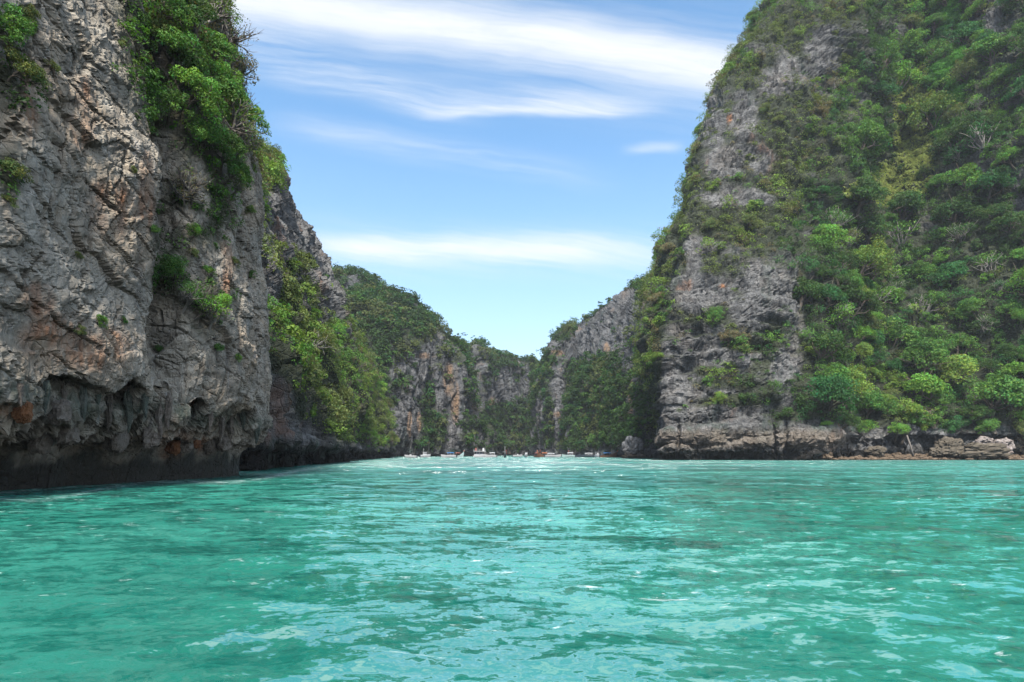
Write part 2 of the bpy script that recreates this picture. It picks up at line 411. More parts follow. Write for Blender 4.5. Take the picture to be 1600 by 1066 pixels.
def water_mat():
    m, g = mat('lagoon_water')
    pos = g.n('ShaderNodeNewGeometry').outputs['Position']
    warp = g.v('MULTIPLY', pos, (1., 1., 0.))
    a = g.noise(g.v('MULTIPLY', warp, (.05, .09, 0)), 1., 4, .55)
    b = g.noise(g.v('MULTIPLY', g.v('ADD', warp, (40., 12., 0)), (.012, .03, 0)), 1., 3, .5)
    mixf = g.m('ADD', g.m('MULTIPLY', a, .6), g.m('MULTIPLY', b, .4))
    col = g.ramp(mixf, [(.34, (.006, .115, .09)), (.47, (.02, .222, .168)), (.57, (.05, .325, .25)), (.70, (.10, .42, .325))])
    # foam flecks, which also paint sky glints into the colour as white
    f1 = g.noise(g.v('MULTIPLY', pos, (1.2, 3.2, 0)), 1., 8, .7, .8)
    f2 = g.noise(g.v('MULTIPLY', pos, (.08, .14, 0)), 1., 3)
    foam_glint = g.m('MULTIPLY', g.sm(f1, .61, .68), g.sm(f2, .40, .55))
    sh = g.n('ShaderNodeAttribute', attribute_name='foam_glint').outputs['Fac']
    foam_glint = g.m('MAXIMUM', foam_glint, g.m('MULTIPLY', sh, g.sm(f1, .47, .62)))
    col = g.mix(g.m('MULTIPLY', foam_glint, .8), col, (.72, .80, .78))
    # small ripples tilt the surface normal
    def rip(sc, k, det):
        c = g.n('ShaderNodeTexNoise', {'Vector': g.v('MULTIPLY', pos, sc), 'Scale': 1., 'Detail': det, 'Roughness': .55, 'Distortion': .5}).outputs[1]
        return g.v('MULTIPLY', g.v('SUBTRACT', c, (.5, .5, .5)), (k*.5, k*1.8, 0.))
    gust = g.sm(g.noise(g.v('MULTIPLY', pos, (.06, .11, 0)), 1., 3), .36, .62, .55, 1.35)
    ruffle = g.sm(g.n('ShaderNodeSeparateXYZ', {0: pos}).outputs[1], 12., 110.)      # wind-ruffled water further into the lagoon
    gust = g.m('MULTIPLY', gust, g.m('ADD', 1., g.m('MULTIPLY', ruffle, 2.4)))
    tilt = g.v('ADD', rip((.55, 1.3, 1.), 1.0, 2), g.v('ADD', rip((2.6, 4.2, 1.), .85, 3), rip((8., 11., 1.), .65, 2)))
    sc_ = g.n('ShaderNodeVectorMath', {0: tilt}, operation='SCALE'); g.put(sc_.inputs['Scale'], gust)
    nrm = g.v('NORMALIZE', g.v('ADD', g.n('ShaderNodeNewGeometry').outputs['Normal'], sc_.outputs[0]))
    bs = g.n('ShaderNodeBsdfPrincipled', {'Base Color': col, 'Roughness': g.m('ADD', g.m('ADD', .06, g.m('MULTIPLY', ruffle, .2)), g.m('MULTIPLY', foam_glint, .5)), 'IOR': 3.5, 'Specular IOR Level': .5, 'Normal': nrm})
    g.n('ShaderNodeOutputMaterial', {0: bs.outputs[0]}); return m
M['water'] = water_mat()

# ------------------------------------------------------------------ water: one sheet to the horizon, waves as real relief near the viewer
def build_water():
    ang = np.concatenate((np.linspace(-180, -52, 40)[:-1], np.linspace(-52, 52, 640), np.linspace(52, 180, 40)[1:]))
    rr = np.concatenate(([0.5, 1.5, 2.5, 3.3], H*F*.64/np.linspace(H*F*.64/4.2, 1.2, 560), [1400, 2500, 5000, 9000]))
    A, Rr = np.meshgrid(np.radians(ang), rr, indexing='ij')
    X = np.sin(A)*Rr; Y = np.cos(A)*Rr
    P = np.stack((X.ravel(), Y.ravel(), np.zeros(X.size)), 1)
    dr = np.gradient(rr)[None, :].repeat(len(ang), 0).ravel()
    z = np.zeros(len(P)); r = Rr.ravel()
    act = (r < 160)
    Q = P[act]; zz = np.zeros(len(Q)); drq = dr[act]
    for lam, amp, dirn, seed, stretch in ((7., .09, 20, 1, 2.2), (3.2, .05, -14, 2, 1.9), (1.5, .042, 8, 3, 1.7), (2.3, .042, 63, 7, 1.6), (1.0, .028, -57, 8, 1.5), (.75, .026, -26, 4, 1.7), (.36, .016, 20, 5, 1.6), (.18, .0065, -12, 6, 1.6)):
        a = R(dirn); c, s_ = math.cos(a), math.sin(a)
        q = np.stack(((Q[:, 0]*c+Q[:, 1]*s_)/(lam*stretch), (-Q[:, 0]*s_+Q[:, 1]*c)/lam, np.full(len(Q), seed*3.7)), 1)
        w1 = perlin(q*.5+50, seed+20)
        n = 1-2*np.abs(perlin(q+np.stack((w1, w1, 0*w1), 1)*.4, seed)); n = n*.55+perlin(q*1.3+9, seed+9)*.6
        zz += amp*n*sstep(lam/np.maximum(drq, 1e-3), 1.5, 4.)
    z[act] = zz*sstep(160-r[act], 0, 60)
    P[:, 2] = z
    # foam wash along the left wall, thin white line across the left bay
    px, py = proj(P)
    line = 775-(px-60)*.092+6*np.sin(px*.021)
    foam_glint = np.exp(-((py-line)/3.)**2)*sstep(px, -150, 60)*sstep(px, 560, 420)*.9*(Y.ravel() > 1)
    foam_glint = np.maximum(foam_glint, 1.*np.exp(-((P[:, 0]+25.0)/.6)**2)*(P[:, 1] < 56)*(P[:, 1] > 5))
    foam_glint = np.maximum(foam_glint, .8*sstep(P[:, 1], 168.5, 171)*(P[:, 1] < 178)*(P[:, 0] > 38))
    me = raw_mesh('water', P, grid_faces(len(ang), len(rr))[:, ::-1], True, {'foam_glint': ('FLOAT', foam_glint)})
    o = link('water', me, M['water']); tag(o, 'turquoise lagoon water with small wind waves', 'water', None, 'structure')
build_water()

# ------------------------------------------------------------------ cliffs
def from_cols(cols, nu, nv):
    L = max(len(c) for c in cols)
    P = []
    for c in cols:
        w = [at(*q) for q in c]
        b = w[0].copy(); b[2] = -2.5
        w[0][2] = max(w[0][2], 0.)
        P.append([b]+w)
    return spline(spline(np.array(P), nu, 0), nv, 1)

def karst(a_big, s_big, a_fl, s_fl, a_led, s_led, a_fine, s_fine, seed, cell=(1.9, 1.9, 4.2)):
    def f(p, n):
        out = a_big*fbm(p/s_big, 4, seed)
        q = p/np.array((s_fl, s_fl, s_fl*6)); q = q+.35*np.stack([perlin(p/(s_fl*3)+k*9, seed+30+k) for k in range(3)], 1)
        out += a_fl*ridged(q, 4, seed+5)
        zz = p[:, 2]/s_led+1.1*perlin(p/(s_led*7), seed+7)
        saw = zz-np.floor(zz)
        out += a_led*(sstep(saw, 0, .75)-sstep(saw, .8, 1.))*(.5+fbm(p/(s_led*3), 2, seed+8))
        out += a_fine*fbm(p/s_fine, 4, seed+11, .6)
        f1, f2, c, tl = voro(p/(s_fine*np.array(cell))+.3*np.stack([perlin(p/(s_fine*6)+k*7, seed+40+k) for k in range(3)], 1), seed+13, True)
        out += a_fine*1.2*tl+a_fine*1.3*(c-.5)-a_fine*1.2*(1-sstep(f2-f1, 0, .12))
        return out
    return f

# --- near wall on the left: an overhanging buttress with a deep tidal notch
def build_near():
    lip = np.array([(-17, -30), (-18.6, -8), (-19.8, 8), (-20.6, 18), (-20.9, 25), (-20.9, 30), (-20.6, 34), (-21.0, 37), (-20.3, 40), (-19.9, 44), (-20.2, 50), (-21.8, 54.5), (-25.5, 58), (-31, 62), (-42, 68)], float)
    rec = np.array([5, 5, 5, 5, 5, 5, 5, 5, 5, 4.6, 3.4, 2.4, 2.0, 2, 2])
    nu, nv = 470, 560
    # param along the wall: dense where it shows
    key = np.interp(np.linspace(0, 1, nu), [0, .06, .90, 1], [0, 3.0, 12.0, 14.])
    def cr(P, t):
        i = np.minimum(t.astype(int), len(P)-2); f = (t-i); f = f[:, None] if P.ndim > 1 else f
        p0 = P[np.maximum(i-1, 0)]; p1 = P[i]; p2 = P[i+1]; p3 = P[np.minimum(i+2, len(P)-1)]
        return .5*((2*p1)+(-p0+p2)*f+(2*p0-5*p1+4*p2-p3)*f*f+(-p0+3*p1-3*p2+p3)*f**3)
    L = cr(lip, key); rc = cr(rec, key)
    T = np.gradient(L, axis=0); T /= np.linalg.norm(T, axis=1)[:, None]
    inn = np.stack((-T[:, 1], T[:, 0]), 1)          # inland
    k = np.ones(25)/25
    prof_z = np.array([-2, .3, 1.2, 2.3, 3.1, 3.8, 4.6, 5.4, 7.5, 12, 17, 22, 27, 32, 38, 46, 54, 60])
    prof_d = np.array([1.05, 1.02, 1.0, .93, .78, .50, .2, 0, -.06, 0, .08, .2, .35, .62, 1.0, 1.8, 3.4, 6])
    vv = np.interp(np.linspace(0, 1, nv), [0, .28, .93, 1], [0, 8, 14, 17])
    z = cr(prof_z, vv); d = cr(prof_d, vv)
    dd = np.where(d > 0, d, d)
    lipz = .5*np.sin(np.arange(nu)*.05)+.35*np.sin(np.arange(nu)*.13+1)
    Z = z[None, :]+lipz[:, None]*np.exp(-((z[None, :]-4.8)/3)**2)
    low = (z < 7)[None, :]
    off = np.where(low, rc[:, None]*dd[None, :], 3.2*dd[None, :])
    off = np.where(z[None, :] < 7, rc[:, None]*dd[None, :], off)
    V = np.zeros((nu, nv, 3))
    V[..., 0] = L[:, None, 0]+inn[:, None, 0]*off; V[..., 1] = L[:, None, 1]+inn[:, None, 1]*off; V[..., 2] = Z
    rot = Euler((R(14), R(-24), R(20))).to_matrix(); rot = np.array(rot)
    def d0(p, n):
        up = sstep(p[:, 2], 3.2, 8.)
        o = (1.0*fbm(p/10., 2, 2)+.18*fbm(p/3.5, 2, 12))*(.25+.75*up)
        # clefts and hollows
        o -= 3.2*np.exp(-((p[:, 1]-37.2-.05*(p[:, 2]-12)+.8*perlin(p/6., 77))/1.1)**2)*sstep(p[:, 2], 3.5, 9)*sstep(p[:, 2], 34, 22)
        o -= 1.8*np.exp(-((p[:, 1]-47.5+.8*perlin(p/5., 78))/.8)**2)*sstep(p[:, 2], 6, 12)
        o -= 1.2*np.exp(-((p[:, 1]-25.4+.09*(p[:, 2]-15)+.5*perlin(p/3., 79))/.5)**2)*sstep(p[:, 2], 13, 17)
        for (cy, cz, ry, rz, a) in ((40.2, 4.3, 1.15, 1.05, 5.5), (46.8, 4.4, 1.3, 1.1, 2.0), (33.5, 5.0, 1.6, .8, 1.6), (29.5, 4.9, 2.2, .7, 1.4), (25.7, 24.5, .7, .8, 1.2)):
            o -= a*np.clip(1.2-((p[:, 1]-cy)/ry)**2-((p[:, 2]-cz)/rz)**2, 0, 1)
        return o
    def d1(p, n):
        q = p@rot.T
        w = np.stack([perlin(p/4.+k*13, 40+k) for k in range(3)], 1)*.5
        up = sstep(p[:, 2], 2.5, 6.5)
        o = 0
        for (sz, at_, ac, ak, sd, ww) in (((2.6, 3.2, 3.6), .36, .22, .08, 3, .4), ((1.1, 1.4, 1.7), .15, .10, .06, 4, .5), ((.5, .6, .62), .07, .05, .03, 5, 1.)):
            f1, f2, c, tl = voro(q/np.array(sz)+w*ww, sd, True)
            o = o+at_*tl+ac*(c-.5)-ak*(1-sstep(f2-f1, 0, .09))
        # bedding planes dipping to the right and steep joints: steps and cracks
        for nv_, sp_, st_, cr_, sd in (((.10, .42, .90), 1.9, .16, .30, 70), ((.15, .93, -.34), 2.6, .30, .34, 71), ((.10, .50, .86), .75, .03, .08, 72), ((.1, .98, -.12), .9, .05, .09, 73)):
            t = (p@np.array(nv_))/sp_+.30*perlin(p/4.5, sd)+.10*perlin(p/1.3, sd+20); k = np.round(t); dd = np.abs(t-np.floor(t)-.0); dd = np.minimum(dd, 1-dd)*sp_
            cell = np.floor(t); hs = (hsh(cell, cell*0, cell*0, sd) & 1023)/1023.
            o = o+st_*(hs-.5)-cr_*(1-sstep(dd, 0, .09))*sstep(perlin(p/3.5+cell[:, None]*3.7, sd+40), -.05, .3)
        # fine vertical joints
        jt = np.abs(perlin(p/np.array((1.1, 1.1, 7.))+w*.6, 52)); o -= .22*(1-sstep(jt, 0, .07))*sstep(perlin(p/5., 53), -.2, .3)
        o += .07*fbm(p/.5, 3, 54)
        o *= .35+.65*up
        # drapery: vertical folds of flowstone under the lip
        band = np.exp(-((p[:, 2]-3.6)/1.2)**2)
        o += band*(.55*ridged(p/np.array((1.5, .9, 5.)), 4, 60)+.25*fbm(p/.7, 3, 61))
        return o
    def at_(s):
        p = s.P; sh = s.V.shape[:2]; z = p[:, 2]; px, py = s.px.ravel(), s.py.ravel()
        st = np.zeros(len(p))
        for a in ((48, 150, 16, 70), (45, 190, 12, 30), (90, 530, 60, 40), (150, 545, 60, 35), (172, 330, 40, 50), (270, 690, 26, 35), (300, 690, 30, 22), (355, 420, 10, 60), (130, 180, 20, 60), (60, 470, 25, 30), (15, 640, 25, 14), (230, 300, 14, 60)):
            st = np.maximum(st, blob(px, py, *a))
        st *= .32+.5*sstep(fbm(p/2., 3, 90), -.3, .4)
        al = np.exp(-((z-4.4+.6*perlin(p/2.5, 91))/.8)**2)*.9
        al = np.maximum(al, .15*sstep(fbm(p/np.array((2.5, 2.5, 6)), 3, 92), .5, .8))*(z > 3)
        vg = np.zeros(len(p))
        for a in ((290, 90, 100, 130), (340, 200, 75, 90), (260, 20, 90, 60), (265, 420, 36, 60), (320, 480, 50, 45), (290, 330, 40, 60), (10, 60, 40, 120), (15, 270, 26, 40), (330, 330, 40, 60)):
            vg = np.maximum(vg, blob(px, py, *a))
        vg *= sstep(fbm(p/3., 4, 93)+.25, -.15, .25)
        vg = np.maximum(vg, sstep(z, 33, 38))
        return {'stain': st, 'algae': np.clip(al*.8, 0, 1), 'veg': np.clip(vg, 0, 1)*(s.N[..., 2].ravel() > -.6)}
    return cliff('limestone_cliff', V, [d0, d1], M['near'], False, at_, 'grey overhanging limestone cliff rising from a dark tidal notch, nearest of all')

A_ = build_near()

# --- vegetated spur behind it
Bc = [
 [(300, 738, 76), (300, 640, 78), (300, 540, 82), (300, 440, 88), (300, 340, 96), (306, 262, 108), (280, 240, 140)],
 [(372, 738, 68), (372, 640, 70), (370, 540, 75), (366, 440, 82), (364, 340, 92), (368, 262, 104), (330, 240, 140)],
 [(428, 731, 83), (432, 640, 85), (430, 540, 92), (424, 440, 102), (418, 340, 112), (420, 268, 124), (380, 262, 150)],
 [(480, 725, 112), (482, 650, 115), (476, 560, 121), (460, 470, 129), (438, 370, 139), (420, 276, 150), (400, 275, 180)],
 [(530, 720, 159), (531, 650, 163), (520, 580, 168), (500, 500, 172), (478, 430, 176), (450, 345, 180), (440, 345, 210)],
 [(570, 717.5, 200), (571, 660, 204), (560, 610, 208), (542, 545, 212), (522, 490, 215), (496, 425, 218), (480, 420, 250)],
 [(592, 716, 238), (593, 680, 241), (583, 640, 245), (566, 590, 248), (549, 550, 250), (528, 495, 252), (500, 500, 290)],
 [(602, 715, 272), (602, 695, 275), (600, 670, 277), (592, 640, 280), (582, 610, 282), (568, 575, 284), (530, 590, 320)],
 [(598, 714, 315), (598, 700, 317), (595, 680, 319), (588, 650, 321), (578, 630, 323), (566, 605, 325), (530, 620, 350)],
]
def undercut(zt, dep, jag, seed):
    def f(p, n):
        z = p[:, 2]+jag*perlin(p/np.array((9, 9, 9)), seed)
        return -dep*sstep(z, zt, zt*.35)+.35*dep*np.exp(-((z-zt*1.35)/(zt*.35))**2)
    return f
def attrs_mid(veg0, rocks, greens, stains, seed, zmin, steep=.0):
    def f(s):
        p = s.P; px, py = s.px.ravel(), s.py.ravel(); n = fbm(p/np.array((14, 14, 9)), 4, seed)
        vg = veg0+1.15*n+1.1*np.clip(s.N[..., 2].ravel()-.2, -.3, .5)
        for a in rocks: vg -= (1.35 if seed == 620 else .95)*blob(px, py, *a)
        for a in greens: vg += 1.2*blob(px, py, *a)
        vg *= sstep(p[:, 2]+2*perlin(p/5., seed+4), zmin, zmin+3)
        st = np.zeros(len(p))
        for a in stains: st = np.maximum(st, blob(px, py, *a))
        st = np.maximum(st, .35*sstep(fbm(p/np.array((12, 12, 20)), 3, seed+9), .5, .7))
        al = .35*sstep(fbm(p/np.array((6, 6, 18)), 3, seed+12), .3, .6)
        al = np.maximum(al, .8*np.exp(-((p[:, 2]-zmin)/1.3)**2)*sstep(fbm(p/8., 2, seed+14), -.1, .2))
        return {'stain': st, 'algae': al, 'veg': np.clip(vg, 0, 1), 'tan': (sstep(px, 1345, 1315) if seed == 620 else 0*px)}
    return f
B_ = cliff('wooded_spur', from_cols(Bc, 760, 260), [karst(4.5, 24, 1.8, 5, .12, 5, .6, 1.6, 200), undercut(2.6, 3., 1., 210)], M['mid'], False,
           attrs_mid(.85, [(425, 400, 14, 120), (470, 300, 40, 60), (500, 370, 24, 60), (525, 450, 20, 50), (455, 330, 40, 70), (485, 400, 30, 60), (512, 465, 22, 50), (430, 640, 40, 70), (460, 690, 60, 30), (450, 330, 20, 80)],
                     [(520, 600, 70, 70), (450, 520, 40, 70), (560, 660, 40, 40), (420, 262, 30, 25)], [], 220, 3.),
           'wooded limestone spur sloping down to the water behind the near cliff')

Cc = [
 [(530, 714, 330), (530, 620, 335), (526, 540, 345), (520, 490, 365), (512, 460, 390), (520, 446, 410), (490, 455, 470)],
 [(600, 713.6, 338), (600, 640, 340), (598, 580, 344), (590, 525, 362), (575, 480, 385), (562, 446, 408), (555, 450, 470)],
 [(640, 713.4, 348), (641, 650, 349), (641, 590, 351), (637, 545, 356), (622, 510, 372), (596, 466, 398), (595, 480, 460)],
 [(680, 713.2, 357), (683, 650, 358), (683, 590, 360), (681, 552, 364), (665, 525, 380), (640, 488, 402), (640, 495, 460)],
 [(710, 713, 364), (716, 650, 365), (717, 600, 367), (711, 570, 370), (697, 550, 382), (668, 520, 402), (665, 525, 460)],
 [(728, 712.9, 376), (731, 650, 379), (729, 605, 383), (722, 580, 388), (712, 565, 396), (696, 545, 412), (690, 550, 460)],
 [(732, 712.7, 410), (734, 650, 415), (733, 615, 420), (728, 595, 425), (722, 580, 435), (712, 565, 450), (705, 570, 480)],
]
C_ = cliff('far_cliff', from_cols(Cc, 240, 260), [karst(9, 55, 3.8, 11, .4, 9, .8, 3.2, 300)], M['far'], False,
           attrs_mid(.42, [(690, 600, 30, 45), (640, 640, 30, 40), (650, 570, 30, 20), (712, 640, 14, 60), (615, 680, 14, 40), (700, 690, 16, 24)],
                     [(590, 480, 50, 30), (640, 515, 40, 25), (560, 580, 40, 100), (676, 690, 20, 30), (668, 640, 14, 40), (580, 540, 30, 50)],
                     [(702, 592, 10, 26), (711, 628, 7, 34), (640, 662, 4, 22), (655, 660, 4, 16), (665, 556, 16, 5), (578, 505, 4, 12)], 320, 3.),
           'far limestone cliff with orange streaks and wooded top')

Dc = [
 [(680, 712.2, 455), (682, 660, 458), (684, 620, 462), (686, 590, 466), (690, 568, 470), (692, 548, 476), (692, 552, 520)],
 [(715, 712.2, 452), (716, 660, 456), (717, 620, 460), (718, 590, 464), (718, 562, 468), (718, 541, 474), (718, 546, 520)],
 [(735, 712.1, 462), (735, 660, 466), (734, 620, 470), (733, 595, 474), (732, 575, 478), (731, 560, 482), (731, 562, 520)],
 [(758, 712.1, 458), (757, 660, 462), (755, 620, 466), (752, 590, 470), (750, 566, 474), (748, 547, 478), (748, 550, 520)],
 [(785, 712, 485), (785, 665, 490), (783, 630, 496), (780, 605, 503), (778, 588, 510), (776, 572, 516), (776, 574, 560)],
 [(815, 712, 505), (815, 670, 512), (812, 640, 520), (808, 612, 528), (806, 592, 536), (806, 576, 542), (806, 577, 580)],
 [(840, 712, 500), (840, 670, 506), (838, 640, 514), (837, 612, 522), (836, 592, 530), (834, 573, 536), (836, 575, 575)],
 [(862, 712, 492), (860, 670, 498), (856, 640, 506), (853, 615, 514), (850, 600, 522), (848, 590, 528), (850, 592, 570)],
 [(890, 712, 490), (888, 670, 496), (884, 640, 504), (880, 615, 512), (876, 605, 520), (872, 600, 528), (872, 602, 570)],
]
D_ = cliff('back_cliff', from_cols(Dc, 230, 190), [karst(8, 50, 3.8, 10, .4, 9, .8, 3.5, 400)], M['far'], False,
           attrs_mid(.62, [(745, 575, 16, 30), (800, 600, 40, 26), (780, 620, 40, 20), (760, 680, 30, 20), (724, 600, 6, 40)],
                     [(800, 680, 60, 40), (730, 660, 12, 50), (728, 600, 12, 40), (790, 650, 40, 20), (717, 545, 10, 8)], [(770, 640, 8, 20)], 420, 3.),
           'hazy limestone cliff closing the far end of the lagoon')

Ec = [
 [(850, 712, 520), (850, 670, 524), (848, 640, 528), (846, 615, 534), (845, 600, 540), (846, 590, 546), (850, 592, 580)],
 [(846, 712.4, 440), (847, 660, 443), (849, 620, 447), (851, 595, 456), (855, 575, 466), (860, 562, 476), (870, 565, 530)],
 [(874, 712.8, 400), (872, 660, 403), (872, 610, 407), (872, 570, 413), (872, 548, 424), (876, 531, 440), (888, 533, 500)],
 [(892, 713, 385), (894, 665, 392), (898, 615, 402), (900, 575, 412), (902, 545, 424), (905, 520, 440), (910, 522, 490)],
 [(912, 713.2, 358), (913, 660, 362), (914, 610, 372), (917, 570, 388), (922, 535, 404), (928, 511, 420), (932, 513, 470)],
 [(945, 714, 322), (945, 665, 328), (947, 610, 340), (950, 560, 360), (950, 525, 380), (950, 500, 398), (960, 500, 450)],
 [(978, 714.8, 284), (980, 660, 292), (984, 600, 306), (986, 550, 322), (986, 505, 345), (980, 476, 370), (985, 475, 420)],
 [(1012, 716, 238), (1012, 650, 248), (1018, 580, 264), (1020, 520, 285), (1018, 475, 315), (1012, 454, 345), (1020, 450, 400)],
 [(1050, 716.5, 225), (1050, 650, 240), (1060, 580, 260), (1060, 500, 285), (1060, 450, 320), (1060, 430, 345), (1070, 425, 400)],
]
E_ = cliff('side_cliff', from_cols(Ec, 460, 240), [karst(7, 42, 3.4, 9, .4, 8, .8, 2.8, 500)], M['far'], False,
           attrs_mid(.55, [(872, 620, 12, 60), (900, 540, 50, 26), (960, 515, 60, 50), (985, 480, 40, 34), (925, 525, 30, 24), (845, 640, 10, 30), (985, 620, 8, 80), (860, 545, 12, 10)],
                     [(900, 640, 16, 70), (930, 640, 20, 60), (960, 640, 24, 70), (885, 520, 16, 8), (915, 690, 20, 20), (857, 660, 8, 40)],
                     [(868, 552, 14, 5), (948, 545, 5, 10), (870, 648, 6, 5), (985, 625, 4, 40)], 520, 3.),
           'grey and green limestone wall running back on the far side of the big hill')

Fc = [
 [(1062, 714.5, 300), (1056, 640, 302), (1042, 560, 305), (1028, 480, 308), (1046, 420, 312), (1078, 360, 318), (1104, 290, 326), (1130, 180, 338), (1160, 100, 348), (1225, 15, 358), (1280, -80, 368), (1380, -100, 400)],
 [(1062, 717, 212), (1052, 640, 213), (1032, 560, 216), (1012, 480, 220), (1032, 420, 226), (1064, 362, 232), (1090, 290, 240), (1116, 175, 252), (1158, 95, 262), (1214, 8, 274), (1270, -90, 290), (1400, -120, 360)],
 [(1052, 719, 173), (1051, 640, 176), (1044, 560, 180), (1044, 490, 184), (1064, 410, 190), (1090, 350, 200), (1106, 280, 212), (1128, 172, 228), (1172, 86, 242), (1230, 0, 255), (1285, -90, 275), (1420, -120, 350)],
 [(1085, 719, 172), (1088, 640, 173), (1094, 560, 177), (1100, 490, 181), (1115, 410, 187), (1130, 345, 200), (1140, 270, 212), (1160, 170, 226), (1210, 80, 238), (1270, 0, 250), (1320, -90, 270), (1440, -120, 340)],
 [(1180, 719, 172), (1180, 640, 174), (1182, 560, 178), (1190, 490, 182), (1200, 400, 189), (1215, 330, 202), (1225, 250, 214), (1240, 170, 224), (1280, 80, 236), (1330, 0, 248), (1370, -90, 266), (1470, -120, 330)],
 [(1275, 719, 173), (1278, 640, 178), (1282, 560, 186), (1285, 480, 195), (1290, 400, 206), (1300, 320, 218), (1310, 240, 228), (1325, 160, 238), (1350, 80, 248), (1390, 0, 258), (1420, -90, 270), (1500, -120, 330)],
 [(1340, 719, 180), (1345, 650, 186), (1355, 570, 200), (1360, 490, 214), (1370, 410, 226), (1380, 330, 238), (1385, 250, 248), (1395, 160, 256), (1420, 80, 262), (1445, 0, 266), (1470, -90, 275), (1530, -120, 330)],
 [(1430, 718.5, 182), (1435, 650, 187), (1440, 570, 199), (1445, 490, 209), (1450, 410, 219), (1455, 330, 230), (1457, 250, 239), (1462, 160, 246), (1472, 80, 252), (1488, 0, 256), (1510, -90, 262), (1560, -120, 320)],
 [(1530, 718, 184), (1530, 650, 186), (1535, 570, 194), (1535, 490, 201), (1540, 410, 208), (1545, 330, 214), (1550, 250, 220), (1555, 160, 226), (1560, 80, 232), (1565, 0, 238), (1575, -90, 246), (1620, -120, 310)],
 [(1640, 718, 182), (1640, 650, 183), (1642, 570, 187), (1645, 490, 190), (1648, 410, 194), (1650, 330, 199), (1652, 250, 204), (1655, 160, 210), (1660, 80, 216), (1665, 0, 222), (1670, -90, 232), (1700, -120, 300)],
 [(1830, 718, 178), (1830, 650, 179), (1832, 570, 181), (1835, 490, 183), (1838, 410, 186), (1840, 330, 190), (1842, 250, 195), (1845, 160, 200), (1850, 80, 206), (1855, 0, 212), (1860, -90, 222), (1900, -120, 290)],
]
def base_F(p, n):
    px, _ = proj(p)
    z = p[:, 2]+.9*perlin(p/7., 610)
    left = sstep(px, 1345, 1300)
    o = left*(1.3*np.exp(-((z-7.)/2.8)**4)-2.2*sstep(z, 3.2, .6))
    o += (1-left)*(-5.*sstep(z, 7.5, 5.)*sstep(z, -4, 1.))
    # blocky joints in the pale band
    f1, f2, c = voro(p/np.array((4.5, 4.5, 1.5)), 611)
    o += left*np.exp(-((z-5)/4)**4)*(.7*(c-.5)-.6*(1-sstep(f2-f1, 0, .12)))
    for cx_ in (1210, 1228, 1060):
        o -= left*2.2*np.exp(-((px-cx_-2*perlin(p/3., 612))/2.6)**2)*sstep(z, 12, 8)
    return o
F_rocks = [(1085, 390, 16, 40), (1150, 470, 70, 34), (1200, 440, 45, 40), (1080, 450, 40, 40), (1225, 470, 40, 26), (1100, 530, 40, 30), (1230, 575, 26, 60), (1090, 610, 60, 40), (1130, 560, 60, 16), (1130, 650, 90, 14),
           (1170, 692, 190, 34), (1290, 75, 34, 40), (1235, 115, 34, 30), (1110, 200, 22, 50), (1130, 262, 26, 30), (1165, 180, 22, 40), (1190, 250, 20, 30), (1545, 18, 26, 40), (1600, 320, 20, 50), (1530, 265, 8, 10), (1060, 560, 26, 60), (1150, 310, 60, 18), (1040, 640, 20, 40), (1210, 130, 30, 20)]
F_green = [(1450, 560, 160, 130), (1420, 430, 130, 70), (1340, 280, 60, 60), (1480, 120, 40, 120), (1160, 350, 90, 30), (1120, 490, 24, 16), (1550, 420, 60, 120), (1380, 230, 70, 90), (1180, 540, 50, 12), (1090, 580, 40, 10), (1130, 600, 60, 10), (1150, 625, 70, 8), (1020, 560, 14, 90), (1250, 200, 50, 50), (1430, 655, 80, 28), (1560, 640, 60, 40), (1300, 600, 60, 50)]
F_ = cliff('wooded_hill', from_cols(Fc, 560, 440), [karst(5.5, 34, 1.5, 7.5, 2.2, 5.0, .34, 2.0, 600, (2.4, 2.4, 1.3)), base_F], M['mid'], False,
           attrs_mid(1.08, F_rocks, F_green, [(1130, 447, 7, 3), (1140, 185, 5, 8), (1330, 365, 4, 4)], 620, 9.),
           'tall steep limestone hill covered in dense green trees with a pale rock foot')

# ------------------------------------------------------------------ foliage generators
def leaf_quads(P, Nn, size, r, asp=.5):
    """leaf shaped quads at P, facing Nn"""
    n = len(P)
    t = r.normal(size=(n, 3)); t -= Nn*(t*Nn).sum(1)[:, None]; t /= np.linalg.norm(t, axis=1)[:, None]
    b = np.cross(Nn, t)
    l = size[:, None]*.5; w = l*asp
    V = np.stack((P-t*l-Nn*l*.12, P-b*w+Nn*l*.06, P+t*l-Nn*l*.25, P+b*w+Nn*l*.06), 1).reshape(-1, 3)
    return V, np.arange(n*4).reshape(n, 4)
def unit(a): return a/np.maximum(np.linalg.norm(a, axis=1), 1e-9)[:, None]

